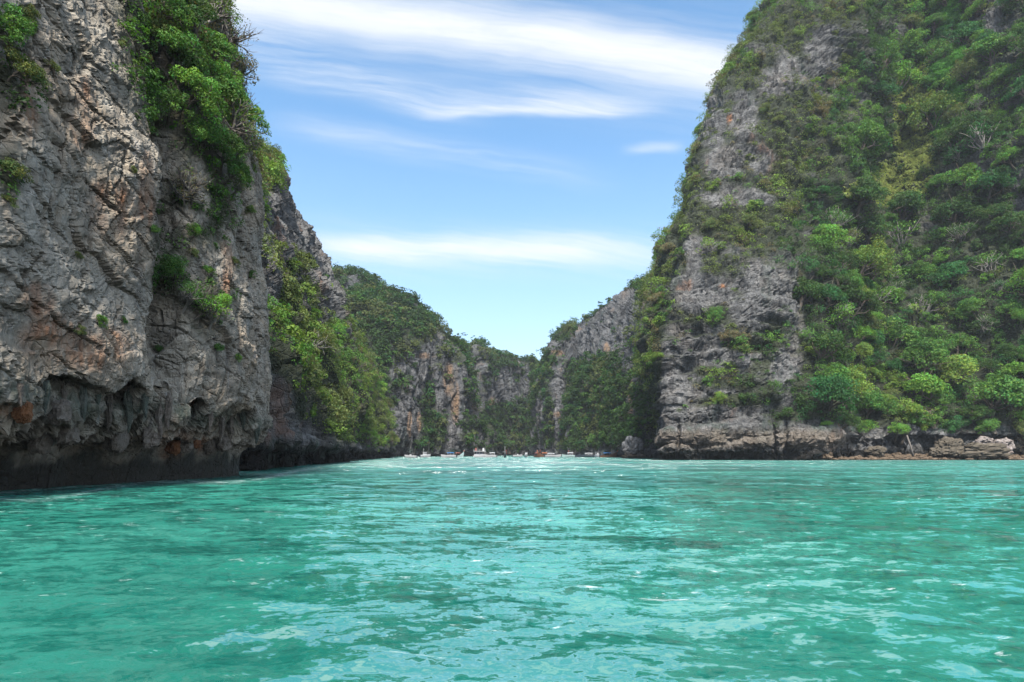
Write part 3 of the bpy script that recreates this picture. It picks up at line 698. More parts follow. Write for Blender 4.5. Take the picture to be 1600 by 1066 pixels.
def crown_pts(r, nclump, per, flat, leaf, crad=(.26, .44), hollow=.55, layer=0.):
    c = unit(r.normal(size=(nclump, 3))); c[:, 2] = np.abs(c[:, 2])*1.1-.35
    lob = unit(r.normal(size=(5, 3))); c *= (hollow+(1-hollow)*r.random((nclump, 1)))*(.62+.34*np.max(np.clip(c@lob.T, 0, 1), axis=1)**2)[:, None]
    if layer: c[:, 2] = np.round(c[:, 2]/layer)*layer+r.normal(size=nclump)*.05
    c[:, 2] *= flat
    rad = r.uniform(*crad, nclump); out_ = r.random(nclump) < .22; c[out_] *= 1.28; rad[out_] *= .62
    c = c*np.array((r.uniform(.8, 1.2), r.uniform(.8, 1.2), 1))
    P, Nn, T, S = [], [], [], []
    for i in range(nclump):
        m = int(per*(rad[i]/.35)**2)
        d = r.normal(size=(m, 3)); d[:, 2] += .35; d = unit(d)
        rr = rad[i]*(1-.45*r.random((m, 1))**2.2)
        q = c[i]+d*rr*np.array((1., 1., .72))
        nn = unit(d*.75+np.array((0, 0, .42))+r.normal(size=(m, 3))*.5)
        tone = r.uniform(.6, 1.35)
        k = (tone*r.uniform(.7, 1.3, m))[:, None]
        hue = r.normal(size=(m, 1))*.10+r.normal()*.07
        T.append(np.clip(k*np.c_[1+hue*1.5, np.ones(m), 1-hue], .2, 2.2)); P.append(q); Nn.append(nn); S.append(leaf*r.uniform(.6, 1.35, m))
    return np.concatenate(P), np.concatenate(Nn), np.concatenate(T), np.concatenate(S), c, rad

def make_proto(seed, nclump, per, flat, leaf, trunk_h, bark, limb=7, **kw):
    r = np.random.default_rng(seed)
    P, Nn, T, S, c, rad = crown_pts(r, nclump, per, flat, leaf, **kw)
    zc = trunk_h+.25*flat
    P[:, 2] += zc; c = c+np.array((0, 0, zc))
    V, Fq = leaf_quads(P, Nn, S, r)
    me = raw_mesh('crown', V, Fq, False, {'tint': ('FLOAT_COLOR', np.repeat(T, 4, 0))}); me.materials.append(M['leaf'])
    b = MB(); bend = r.normal(size=2)*.10
    pts = [(bend[0]*math.sin(t*3), bend[1]*math.sin(t*2.4), -.25+t*(trunk_h+.35)) for t in np.linspace(0, 1, 7)]
    b.tube(pts, [.085, .07, .06, .055, .05, .04, .03], 7)
    order = r.permutation(len(c))[:limb]
    for j in order:
        i0 = r.integers(3, 6); a = np.array(pts[i0]); e = c[j]; mid = (a+e)/2+r.normal(size=3)*.09; mid[2] -= .05
        q1 = a*.6+mid*.4+r.normal(size=3)*.02; q2 = mid*.5+e*.5+r.normal(size=3)*.05
        b.tube([a, q1, mid, q2, e], [.036, .03, .024, .018, .009], 5)
        for _ in range(3):
            s_ = mid if r.random() < .5 else q2; e2 = np.array(e)+r.normal(size=3)*.22
            b.tube([s_, (np.array(s_)+e2)/2+r.normal(size=3)*.04, e2], [.016, .011, .004], 4)
    tm = b.mesh('trunk', True); tm.materials.append(M[bark])
    return tm, me
PROTO = {
 'dome':  [make_proto(11+i, 40, 170, .85, .09, .95, 'bark', crad=(.13, .34), hollow=.5) for i in range(3)],
 'layer': [make_proto(21+i, 36, 170, .75, .095, 1.1, 'bark', layer=.34, crad=(.14, .38), hollow=.5) for i in range(3)],
 'oval':  [make_proto(31+i, 38, 170, 1.25, .085, 1.0, 'bark', crad=(.13, .33), hollow=.5) for i in range(2)],
 'open':  [make_proto(41+i, 15, 60, .95, .10, 1.05, 'pale_bark', 13, crad=(.22, .38), hollow=.4) for i in range(3)],
 'bare':  [make_proto(51+i, 16, 12, .95, .085, .9, 'grey_wood', 15, crad=(.3, .5), hollow=.7) for i in range(2)],
 'shrub': [make_proto(61+i, 20, 120, .8, .12, .35, 'bark', 8, crad=(.16, .36), hollow=.5) for i in range(3)],
}
PAL = {
 'dark green': (.062, .13, .030), 'mid green': (.105, .232, .044), 'bright green': (.158, .335, .05), 'yellow-green': (.205, .318, .058),
 'olive': (.168, .215, .066), 'brownish': (.20, .175, .09), 'deep green': (.050, .165, .045)}
trees = []        # collected for labelling
def place(kind, loc, s, tilt_n, tilt, colname, name, r, stretch=1., col_k=1.):
    tm, cm = PROTO[kind][r.integers(len(PROTO[kind]))]
    e = bpy.data.objects.new(name, None); C.objects.link(e); e.empty_display_size = .3
    e.location = loc
    n = Vector(tilt_n); ax = (Vector((0, 0, 1))*(1-tilt)+Vector((n.x, n.y, max(n.z, 0)))*tilt).normalized()
    q = Vector((0, 0, 1)).rotation_difference(ax) @ Quaternion((0, 0, 1), r.uniform(0, 6.28))
    e.rotation_mode = 'QUATERNION'; e.rotation_quaternion = q
    e.scale = (s, s, s*stretch)
    t = bpy.data.objects.new('stem' if name == 'shrub' else 'trunk', tm); C.objects.link(t); t.parent = e
    c = bpy.data.objects.new('foliage' if name == 'shrub' else 'crown', cm); C.objects.link(c); c.parent = e
    base = np.array(PAL[colname])*r.uniform(.85, 1.18)*col_k
    c.color = (*base, 1)
    cen = Vector(loc)+ax*(s*1.1)
    px, py = proj(np.array(cen)[None]); 
    trees.append(dict(o=e, px=float(px[0]), py=float(py[0]), col=colname, kind=kind, name=name, s=s, Y=cen.y))
    return e

def sample(s, n, weight, r, frame=False):
    """random surface points by area x weight"""
    w = s.area*weight[:-1, :-1]
    if frame:
        px, py = s.px[:-1, :-1], s.py[:-1, :-1]
        w = w*((px > -20) & (px < 1620) & (py > -20) & (py < 712))
    w = w.ravel(); cs = np.cumsum(w)
    if cs[-1] <= 0: return np.zeros((0, 3)), np.zeros((0, 3)), np.zeros(0, int)
    idx = np.searchsorted(cs, r.random(n)*cs[-1]); idx = np.minimum(idx, len(w)-1)
    nu, nv = s.V.shape[:2]; i, j = idx//(nv-1), idx % (nv-1)
    a, b = r.random(n)[:, None], r.random(n)[:, None]
    P = s.V[i, j]*(1-a)*(1-b)+s.V[i+1, j]*a*(1-b)+s.V[i+1, j+1]*a*b+s.V[i, j+1]*(1-a)*b
    return P, s.N[i, j], i*nv+j

def thin(P, dmin):
    """greedy poisson thinning; dmin per point"""
    keep = []; cell = {}
    g = float(np.max(dmin))
    for k, p in enumerate(P):
        c = tuple((p//g).astype(int)); ok = True
        for dx in (-1, 0, 1):
            for dy in (-1, 0, 1):
                for dz in (-1, 0, 1):
                    for q in cell.get((c[0]+dx, c[1]+dy, c[2]+dz), ()):
                        if np.sum((P[q]-p)**2) < (.5*(dmin[k]+dmin[q]))**2: ok = False; break
                    if not ok: break
                if not ok: break
            if not ok: break
        if ok: keep.append(k); cell.setdefault(c, []).append(k)
    return np.array(keep, int)

def colour_names(P, r, surf):
    """which leaf colour grows where"""
    px, py = proj(P); n = fbm(P/26., 3, 700)+r.normal(size=len(P))*.22
    out = []
    for k in range(len(P)):
        x, y, v = px[k], py[k], n[k]
        if surf == 'F':
            dry = sstep(np.array([x+ .35*y]), 1480, 1230)[0]
            if dry > .5: out.append('olive' if v < -.05 else 'yellow-green' if v < .16 else 'brownish' if v < .36 else 'mid green')
            else: out.append('dark green' if v < -.26 else 'deep green' if v < -.10 else 'mid green' if v < .16 else 'bright green' if v < .40 else 'yellow-green' if v < .52 else 'olive')
        elif surf == 'B':
            out.append('olive' if v < -.15 else 'yellow-green' if v < .12 else 'mid green' if v < .24 else 'bright green' if v < .42 else 'brownish')
        elif surf == 'A':
            out.append('dark green' if v < -.25 else 'mid green' if v < .02 else 'bright green' if v < .25 else 'yellow-green' if v < .42 else 'brownish')
        else:
            out.append('dark green' if v < .02 else 'deep green' if v < .14 else 'mid green' if v < .3 else 'olive')
    return out

# ---- individual trees: big hill
def trees_on(s, key, n_try, want, weight, rmin, rmax, r, tilt, kinds, deep):
    P, Nn, _ = sample(s, n_try, weight, r, True)
    rad = rmin+(rmax-rmin)*r.random(len(P))**1.25
    k = thin(P, rad*1.25)[:want]
    P, Nn, rad = P[k], Nn[k], rad[k]
    cn = colour_names(P, r, key)
    for i in range(len(P)):
        kd = kinds[r.integers(len(kinds))]
        if cn[i] == 'brownish' and kd != 'bare': kd = 'open' if r.random() < .6 else 'layer'
        loc = P[i]-Nn[i]*rad[i]*.15; loc = loc-np.array((0, 0, rad[i]*deep))
        place(kd, loc, rad[i], Nn[i], tilt, cn[i], 'tree', r, r.uniform(.85, 1.15))
rF = np.random.default_rng(101)
grass_zone = np.maximum(blob(F_.px, F_.py, 1428, 205, 32, 115), blob(F_.px, F_.py, 1385, 290, 26, 34))
grass_zone = np.maximum(grass_zone, blob(F_.px, F_.py, 1350, 300, 34, 14))
vine_zone = blob(F_.px, F_.py, 1478, 110, 26, 120)*sstep(fbm(F_.P/7., 3, 705).reshape(F_.px.shape), -.35, .15)
low_right = sstep(F_.px+.35*F_.py, 1400, 1500)
gz2 = np.maximum(np.maximum(blob(F_.px, F_.py, 1430, 205, 38, 125), blob(F_.px, F_.py, 1385, 292, 42, 50)), blob(F_.px, F_.py, 1345, 302, 44, 26))
wF = np.clip(F_.veg*1.4-.35, 0, 1)*(1-gz2)*(1-.97*vine_zone)
trees_on(F_, 'F', 5000, 150, wF*low_right, 3.4, 10., rF, .42, ['dome', 'layer', 'dome', 'oval', 'layer', 'layer', 'open', 'dome', 'layer'], .6)
trees_on(F_, 'F', 4000, 62, wF*(1-low_right), 2.4, 5.4, rF, .42, ['layer', 'dome', 'open', 'layer'], .6)
def shore_tree(kind, px, py, s, col, st=1.):
    loc, nr = hit(F_, px, py)
    if loc is not None: place(kind, loc-Vector((0, 0, s*.9))-nr*s*.1, s, nr, .55, col, 'tree', rF, st)
for a in [('dome', 1352, 668, 3.6, 'bright green'), ('layer', 1400, 672, 3.4, 'bright green'), ('layer', 1448, 664, 3.8, 'yellow-green'), ('dome', 1490, 662, 4.0, 'deep green'), ('dome', 1385, 640, 4.4, 'mid green'), ('layer', 1545, 664, 3.6, 'mid green'),
          ('layer', 1590, 668, 3.4, 'olive'), ('dome', 1292, 664, 1.9, 'bright green'), ('layer', 1425, 650, 4.0, 'mid green'), ('dome', 1520, 645, 4.4, 'dark green'), ('dome', 1318, 655, 3.0, 'dark green'), ('dome', 1120, 490, 3.0, 'mid green'), ('layer', 1165, 350, 3.4, 'olive'), ('layer', 1110, 355, 3.2, 'olive'), ('dome', 1125, 620, 2.4, 'yellow-green')]:
    shore_tree(*a)
rB = np.random.default_rng(102)
trees_on(B_, 'B', 4000, 58, np.clip(B_.veg*1.4-.3, 0, 1)*(B_.px > 405), 1.9, 4.6, rB, .5, ['layer', 'dome', 'open', 'oval', 'bare'], .6)

# ---- near wall: trees and shrubs rooted where the photograph shows them
rA = np.random.default_rng(103)
def near(kind, px, py, s, col, name='tree', tilt=.6, drop=.7, st=1.):
    loc, nr = hit(A_, px, py)
    if loc is None or loc.y > 90: return
    loc = loc-nr*.1*s; loc.z -= s*drop
    return place(kind, loc, s, nr, tilt, col, name, rA, st)
for a in [('dome', 300, 40, 1.9, 'dark green'), ('dome', 262, 80, 1.7, 'mid green'), ('dome', 332, 95, 2.0, 'mid green'), ('open', 360, 120, 2.0, 'brownish'), ('dome', 290, 150, 1.9, 'bright green'),
          ('layer', 340, 165, 2.0, 'mid green'), ('dome', 370, 190, 1.9, 'bright green'), ('open', 386, 165, 1.9, 'brownish'), ('dome', 305, 215, 1.7, 'mid green'), ('dome', 345, 240, 1.7, 'dark green'),
          ('open', 366, 225, 1.7, 'olive'), ('dome', 240, 15, 1.7, 'mid green'), ('open', 310, 5, 2.0, 'yellow-green'), ('dome', 275, 110, 1.5, 'dark green'), ('oval', 262, 175, 1.4, 'mid green'),
          ('bare', 350, 205, 2.3, 'olive'), ('bare', 300, 300, 1.5, 'brownish'), ('bare', 345, 60, 2.0, 'brownish'), ('dome', 348, 268, 1.4, 'mid green'), ('dome', 325, 130, 1.8, 'bright green'),
          ('layer', 268, 425, 1.2, 'mid green'), ('open', 325, 495, 1.5, 'bright green'), ('open', 285, 465, 1.3, 'mid green'), ('layer', 350, 480, 1.0, 'bright green'), ('bare', 270, 300, 1.4, 'brownish'), ('bare', 305, 470, 1.5, 'olive'),
          ('open', 362, 292, 1.1, 'olive'), ('dome', 235, 55, 1.4, 'olive'), ('dome', 12, 55, 1.2, 'mid green'), ('dome', 14, 110, 1.0, 'olive')]:
    near(*a)
for a in [(155, 503, .45, 'bright green'), (125, 516, .32, 'olive'), (18, 270, .7, 'olive'), (40, 20, .6, 'olive'), (248, 545, .35, 'mid green'), (340, 545, .5, 'mid green'), (368, 560, .45, 'bright green'), (325, 425, .55, 'mid green'),
          (300, 360, .6, 'bright green'), (365, 410, .5, 'olive'), (395, 430, .45, 'mid green'), (10, 315, .4, 'olive'), (80, 105, .4, 'olive'), (190, 70, .35, 'olive'), (190, 500, .3, 'mid green'), (390, 330, .55, 'yellow-green'), (300, 395, .45, 'olive'), (120, 400, .3, 'olive'), (240, 360, .4, 'mid green'), (205, 265, .3, 'olive')]:
    near('shrub', a[0], a[1], a[2], a[3], 'shrub', .7, .2)

# ---- merged growth nobody could count
def growth(name, pieces, label):
    """pieces: list of (centres, normals, radius, tint, leaves per piece, leaf size, flatten)"""
    Vs, Fs, Ts, base = [], [], [], 0
    r = np.random.default_rng(len(name)*31)
    for (P, Nn, rad, tint, per, leaf, flat) in pieces:
        n = len(P)
        if n == 0: continue
        c = np.repeat(P, per, 0); rr = np.repeat(rad, per); nn = np.repeat(Nn, per, 0); m = len(c)
        d = r.normal(size=(m, 3))+np.array((0, 0, .4))+nn*.7; d = unit(d)
        q = c+d*(rr*(.55+.5*r.random(m)))[:, None]*np.array((1, 1, flat))
        lf = unit(d*.7+np.array((0, 0, .5))+nn*.25+r.normal(size=(m, 3))*.45)
        V, Fq = leaf_quads(q, lf, np.repeat(leaf, per) * r.uniform(.6, 1.35, m) if np.ndim(leaf) else leaf*r.uniform(.6, 1.35, m), r, .55)
        k = np.repeat(r.uniform(.75, 1.25, n), per)*r.uniform(.75, 1.25, m); hue = r.normal(size=m)*.08
        T = np.repeat(tint, per, 0)*np.stack((k*(1+hue), k, k*(1-hue)), 1)
        Vs.append(V); Fs.append(Fq+base); base += len(V); Ts.append(np.repeat(T, 4, 0))
    V = np.concatenate(Vs); me = raw_mesh(name, V, np.concatenate(Fs), False, {'tint': ('FLOAT_COLOR', np.concatenate(Ts))})
    o = link(name, me, M['leaf']); tag(o, label, 'foliage', None, 'stuff'); return o
def piece(s, key, n, weight, r, rmin, rmax, per, leaf, flat, lift=.2, k=1.):
    P, Nn, _ = sample(s, n, weight, r)
    rad = rmin+(rmax-rmin)*r.random(n)**1.5
    cn = colour_names(P, r, key); tint = np.array([PAL[c] for c in cn])*k*(.72 if key == 'C' else 1.)
    return (P+Nn*(rad*lift)[:, None], Nn, rad, tint, per, leaf, flat)
def treeish(s, key, n, weight, r, rmin, rmax, sub, per, leaf):
    """merged little trees: several clumps round one centre"""
    P, Nn, _ = sample(s, n, weight, r)
    rad = rmin+(rmax-rmin)*r.random(n)**1.6
    cn = colour_names(P, r, key); tint = np.array([PAL[c] for c in cn])*r.uniform(.8, 1.2, (n, 1))*(.72 if key == 'C' else 1.)
    cen = P+Nn*(rad*.35)[:, None]+np.array((0, 0, 1))*(rad*.35)[:, None]
    q = np.repeat(cen, sub, 0); rr = np.repeat(rad, sub); m = len(q)
    d = unit(r.normal(size=(m, 3))+np.array((0, 0, .3)))
    q = q+d*(rr*.62)[:, None]*np.array((1, 1, .8))
    return (q, np.repeat(Nn, sub, 0), rr*r.uniform(.35, .55, m), np.repeat(tint, sub, 0), per, leaf, .75)
rg = np.random.default_rng(104)
growth('undergrowth', [
    piece(F_, 'F', 9000, F_.veg*(1-grass_zone), rg, 1.0, 2.4, 52, .42, .75),
    treeish(F_, 'F', 2000, wF, rg, 1.8, 4.6, 9, 30, .5),
    piece(F_, 'F', 2200, np.clip(F_.veg+.25, 0, 1)*(F_.py < 655), rg, .5, 1.1, 34, .3, .7),
], 'dense low shrubs and saplings filling the slope of the big right hill')
growth('spur_undergrowth', [
    piece(B_, 'B', 5000, B_.veg, rg, .7, 1.9, 46, .36, .75),
    treeish(B_, 'B', 650, B_.veg, rg, 1.6, 3.4, 8, 26, .5),
], 'dense shrubs and saplings covering the wooded spur on the left')
Ax = A_.veg*(A_.V[..., 1] < 75)
growth('cliff_undergrowth', [
    piece(A_, 'A', 2000, Ax*(A_.py > -200), rg, .2, .65, 40, .15, 1.1),
    piece(A_, 'A', 260, Ax*(A_.py > 0)*(A_.py < 320), rg, .5, 1.0, 70, .2, .8, .5),
], 'leafy creepers and small shrubs clinging to the near left cliff')
growth('forest', [
    treeish(C_, 'C', 1300, C_.veg, rg, 2.6, 5.5, 6, 14, 1.3), piece(C_, 'C', 2500, C_.veg, rg, 1.2, 2.6, 16, 1.1, .8),
    treeish(D_, 'C', 900, D_.veg, rg, 2.6, 5.5, 6, 12, 1.5), piece(D_, 'C', 1800, D_.veg, rg, 1.2, 2.8, 14, 1.3, .8),
    treeish(E_, 'C', 1500, E_.veg, rg, 2.4, 5.0, 6, 16, 1.1), piece(E_, 'C', 3000, E_.veg, rg, 1.2, 2.6, 16, 1.0, .8),
], 'far off woods covering the cliffs at the end of the lagoon')
def recol(q, c): return (*q[:3], np.tile(c, (len(q[0]), 1))*rg.uniform(.8, 1.25, (len(q[0]), 1)), *q[4:])
growth('grass', [recol(piece(F_, 'F', 9000, grass_zone, rg, .3, .75, 24, .34, .7), (.40, .47, .13))],
       'pale yellow-green grass filling the steep gully of the right hill')
growth('creeper', [recol(piece(F_, 'F', 1700, vine_zone, rg, .8, 1.9, 60, .45, .9), (.105, .32, .04))],
       'bright green creeper curtain beside the grassy gully')

# ------------------------------------------------------------------ formations under the near overhang (parts of that cliff)
def rock_mesh(name, sx, sy, sz, seed, div=24, facet=.22, under=0.):
    th = np.linspace(0, 2*math.pi, div*2+1)[:-1]; ph = np.linspace(-math.pi/2, math.pi/2, div+1)
    Tm, Pm = np.meshgrid(th, ph, indexing='ij')
    d = np.stack((np.cos(Tm)*np.cos(Pm), np.sin(Tm)*np.cos(Pm), np.sin(Pm)), -1).reshape(-1, 3)
    d = np.sign(d)*np.abs(d)**.8
    f1, f2, c, tl = voro(d*1.5+seed*3.1, seed, True); g1, g2, c2, tl2 = voro(d*3.4+seed*5.7, seed+1, True)
    k = 1+.28*fbm(d*.9+seed, 3, seed)+facet*(.5*(c-.5)+.8*tl)+facet*.3*(c2-.5+.8*tl2)-.10*(1-sstep(f2-f1, 0, .12))-.05*(1-sstep(g2-g1, 0, .12))+.05*fbm(d*6+seed, 3, seed+3)
    P = d*k[:, None]
    if under: P[:, :2] *= (1-under*sstep(P[:, 2], .0, -.55))[:, None]
    P = P*np.array((sx, sy, sz))
    fc = grid_faces(len(th), len(ph))
    i = np.arange(len(th)*len(ph)).reshape(len(th), len(ph))
    wrap = np.stack((i[-1, :-1], i[0, :-1], i[0, 1:], i[-1, 1:]), -1)
    return raw_mesh(name, P, np.concatenate((fc, wrap)), False)
def stalactite(px, py, ln, w, mk, seed):
    loc, nr = hit(A_, px, py)
    if loc is None: return
    loc = loc+nr*w*.2
    me = rock_mesh('stalactite', w*.8, w*.7, ln, 200+seed, 16, .3)
    v = np.zeros(len(me.vertices)*3); me.vertices.foreach_get('co', v); v = v.reshape(-1, 3)
    k = np.clip(.28+.5*(v[:, 2]/ln+1)/2*1.5, .2, 1.1); v[:, :2] *= k[:, None]
    v[:, 0] += .15*w*np.sin(v[:, 2]*3+seed); me.vertices.foreach_set('co', v.astype(np.float32).ravel())
    o = link('stalactite', me, M[mk], A_.obj); o.location = loc
for i, a in enumerate([(70, 622, .7, .22, 'flow_green'), (100, 618, .5, .2, 'flow'), (172, 645, 1.1, .32, 'flow'), (200, 640, 1.2, .36, 'flow_green'), (30, 618, .5, .22, 'flow'),
                       (250, 655, 1.2, .36, 'flow'), (262, 645, 1.1, .3, 'flow'), (302, 628, .6, .3, 'flow_orange'), (345, 665, 1.4, .4, 'flow'), (362, 668, 1.0, .34, 'flow'), (380, 655, .9, .4, 'flow_green'), (130, 632, .8, .3, 'flow_green'), (225, 628, .8, .35, 'flow_green'), (150, 625, .5, .25, 'flow_green'), (330, 650, .9, .3, 'flow'), (400, 672, 1.1, .4, 'flow_green')]):
    stalactite(*a, i)
for i, (px, py, w, mk) in enumerate([(60, 688, .55, 'flow'), (88, 643, .5, 'flow'), (30, 640, .45, 'flow_orange'), (270, 693, .6, 'flow_orange'), (292, 694, .55, 'flow'), (303, 690, .4, 'flow_orange'), (325, 697, .5, 'flow'), (105, 672, .6, 'flow'), (185, 685, .7, 'flow'), (240, 680, .6, 'flow'), (352, 690, .6, 'flow')]):
    loc, nr = hit(A_, px, py)
    if loc is None: continue
    o = link('flowstone', rock_mesh('flowstone', w*.8, w*.8, w*1.15, 70+i, 14, .2), M[mk], A_.obj); o.location = loc+nr*w*.35

# ------------------------------------------------------------------ rocks on the water line
def boulder(px, py, Y, sx, sy, sz, seed, mk, label, rz=0., under=0., sink=.3):
    p = at(px, py, Y)
    o = link('boulder', rock_mesh('boulder', sx, sy, sz, seed, 26, .26, under), M[mk]); o.location = (p[0], Y, max(sz*(1-sink), -.2) if py is None else p[2]); o.rotation_euler = (0, 0, rz)
    tag(o, label, 'rock'); return o
boulder(990, 700, 232, 3.7, 3.4, 4.1, 5, 'islet', 'grey mushroom shaped sea rock beside the boat with blue awning', .4, .0)
boulder(990, 714, 231, 4.0, 3.6, 1.3, 6, 'boulder', 'dark wet rock shelf under the grey mushroom shaped sea rock', .2)
boulder(1484, 699, 176, 4.3, 3.0, 2.9, 8, 'boulder', 'tall brown boulder with a slanting flat face on the right shore', .3)
boulder(1535, 705, 174, 7.0, 3.0, 2.1, 9, 'boulder', 'long low brown slab below the pale boulder on the right shore', .05)
boulder(1540, 694, 176, 3.4, 2.6, 2.0, 10, 'pale_boulder', 'whitish boulder resting on the long brown slab', .5)
boulder(1566, 698, 175, 3.0, 2.4, 2.4, 14, 'pale_boulder', 'rounded pinkish boulder at the end of the long brown slab', 1.)
boulder(1462, 707, 175, 2.0, 1.6, 1.2, 12, 'boulder', 'small brown rock leaning against the tall brown boulder', .8)
boulder(1600, 694, 180, 4.2, 3.0, 3.0, 13, 'boulder', 'dark boulder at the edge of the photo beside the pinkish boulder', .4)
boulder(1368, 706, 177, 2.6, 2, 1.5, 15, 'boulder', 'dim brown rock in the shade under the overhanging trees', .4)
boulder(1288, 712, 172, 2.2, 2, 1.6, 16, 'rubble', 'low dark rock at the end of the pale rock foot', .4)
def rubble():
    r = np.random.default_rng(9); Vs, Fs, b = [], [], 0
    bases = [rock_mesh('tmp', 1, .8, .6, 80+i, 6, .3) for i in range(5)]
    raw = []
    for m_ in bases:
        v = np.zeros(len(m_.vertices)*3); m_.vertices.foreach_get('co', v)
        raw.append((v.reshape(-1, 3), np.array([p.vertices[:] for p in m_.polygons if len(p.vertices) == 4]))); bpy.data.meshes.remove(m_)
    for k in range(520):
        px = r.uniform(1290, 1680); Y = r.uniform(171.5, 181)
        s = r.uniform(.3, .9)*(1.5 if r.random() < .1 else 1)
        z = (Y-171.5)*.16+r.uniform(-.2, .1)
        v, f = raw[r.integers(5)]; a = r.uniform(0, 6.28); c, sn = math.cos(a), math.sin(a)
        w = np.stack((v[:, 0]*c-v[:, 1]*sn, v[:, 0]*sn+v[:, 1]*c, v[:, 2]), 1)*s+np.array(((px-800)/F*Y, Y, z))
        Vs.append(w); Fs.append(f+b); b += len(w)
    me = raw_mesh('rubble', np.concatenate(Vs), np.concatenate(Fs)); o = link('rubble', me, M['rubble'])
    tag(o, 'brown broken stones littering the right shore', 'rubble', None, 'stuff')
    # the sloping rock shelf they lie on
    nx, ny = 160, 24
    X, Y = np.meshgrid(np.linspace(82, 175, nx), np.linspace(169.5, 196, ny), indexing='ij')
    P = np.stack((X, Y, (Y-171.5)*.16-.15), -1).reshape(-1, 3); P[:, 2] += .35*fbm(P/2.5, 4, 5)
    o = link('shore', raw_mesh('shore', P, grid_faces(nx, ny), False), M['rubble']); tag(o, 'narrow brown rock shelf at the foot of the right hill', 'shore', None, 'structure')
rubble()
b = MB(); p0, p1 = at(1427, 713, 173), at(1417, 680, 174)
b.tube([p0, p0*.6+p1*.4+np.array((.12, 0, 0)), p1], [.28, .24, .2], 8)
tag(b.build('driftwood_pole', M['grey_wood'], None, True), 'pale bare tree trunk leaning at the water edge under dark overhang', 'trunk')

# ------------------------------------------------------------------ boats
M['white'] = plain('white_gelcoat', (.60, .62, .63), .35, 0, .06); M['navy'] = plain('dark_hull', (.03, .04, .06), .5)
M['wood'] = plain('boat_wood', (.16, .075, .04), .6, 0, .3); M['blue'] = plain('blue_awning', (.03, .17, .42), .7); M['glass'] = plain('tinted_glass', (.02, .03, .035), .12)
M['red'] = plain('red_cloth', (.28, .08, .06), .8); M['orange'] = plain('orange_ribbon', (.48, .15, .05), .8); M['greyp'] = plain('grey_paint', (.38, .39, .40), .5)
M['teal'] = plain('pale_teal_hull', (.45, .62, .60), .4)
BG = 'boats moored along the far end of the lagoon'
def hull(L, B, Dp, prow, mat_, root, rake=.12, stern=.8, name='hull'):
    b = MB(); secs = []
    for t in np.linspace(0, 1, 13):
        x = (t-.5)*L; w = B/2*(stern+(1-stern)*min(t/.35, 1))*(1-max(0, (t-.45)/.55)**2.2)+.02
        sh = Dp*(1+prow*max(0, (t-.4)/.6)**2.4); k = -.35*(1-max(0, (t-.8)/.2)**2*.9)
        xo = x+rake*L*max(0, (t-.7)/.3)**2
        secs.append([(xo, -w, sh), (xo-.02*L*t, -w*.93, sh*.45), (x, -w*.62, -.08), (x, 0, k), (x, w*.62, -.08), (xo-.02*L*t, w*.93, sh*.45), (xo, w, sh), (xo, w*.86, sh-.05), (xo, 0, sh-.12), (xo, -w*.86, sh-.05), (xo, -w, sh)])
    b.loft(secs); return b.build(name, mat_, root)
def posts(xs, y, z0, z1, mat_, root):
    for x in xs:
        for s in (-1, 1):
            MB().tube([(x, s*y, z0), (x, s*y, z1)], .045, 5).build('post', mat_, root)
def awning(x0, x1, w, z, mat_, root, name='canopy'):
    b = MB(); secs = []
    for x in np.linspace(x0, x1, 7):
        dip = -.06*math.sin((x-x0)/(x1-x0)*math.pi*3)
        prof = [(x, w*c, z+dip+.22*(1-c*c)) for c in np.linspace(-1, 1, 7)]
        secs.append(prof+[(q[0], q[1], q[2]-.07) for q in prof[::-1]])
    b.loft(secs); return b.build(name, mat_, root)
def outboard(x, root, n=2):
    for k in range(n):
        y = (k-(n-1)/2)*.7
        o = MB().box(x-.55, x, y-.22, y+.22, .45, 1.15, .08, .05).box(x-.35, x-.12, y-.1, y+.1, -.3, .45).build('outboard_motor', M['navy'], root)
def speedboat(px, Y, L, rz, label, hull_m='white', roof='white', B=None, roofz=2.0):
    p = at(px, HY, Y); r = empty('speedboat', (p[0], Y, .05), rz); B = B or L*.27
    h = hull(L, B, .95, .45, M[hull_m], r)
    MB().box(-L*.44, L*.18, -B*.46, B*.46, .99, 1.06, 0, 0).build('rub_rail', M['greyp'], r)
    MB().box(L*.08, L*.26, -B*.34, B*.34, .9, 1.75, .22, .12).build('windscreen', M['glass'], r)
    awning(-L*.36, L*.14, B*.46, roofz, M[roof], r, 'roof'); posts((-L*.34, -L*.1, L*.1), B*.42, .9, roofz+.02, M['white'], r)
    MB().box(-L*.34, L*.02, -B*.36, -B*.2, .85, 1.2).build('bench', M['greyp'], r); MB().box(-L*.34, L*.02, B*.2, B*.36, .85, 1.2).build('bench', M['greyp'], r)
    outboard(-L*.5, r); tag(r, label, 'boat', BG); return r
def open_boat(px, Y, L, rz, label):
    p = at(px, HY, Y); r = empty('motorboat', (p[0], Y, .05), rz); B = L*.3
    hull(L, B, .85, .5, M['white'], r); MB().box(-.2, .7, -.45, .45, .75, 1.35, .1, .05).build('console', M['white'], r)
    MB().box(.45, .52, -.45, .45, 1.35, 1.75, 0, .06).build('windscreen', M['glass'], r); MB().box(-1.3, -.8, -.5, .5, .7, 1.1).build('seat', M['greyp'], r)
    outboard(-L*.5, r, 1); tag(r, label, 'boat', BG); return r
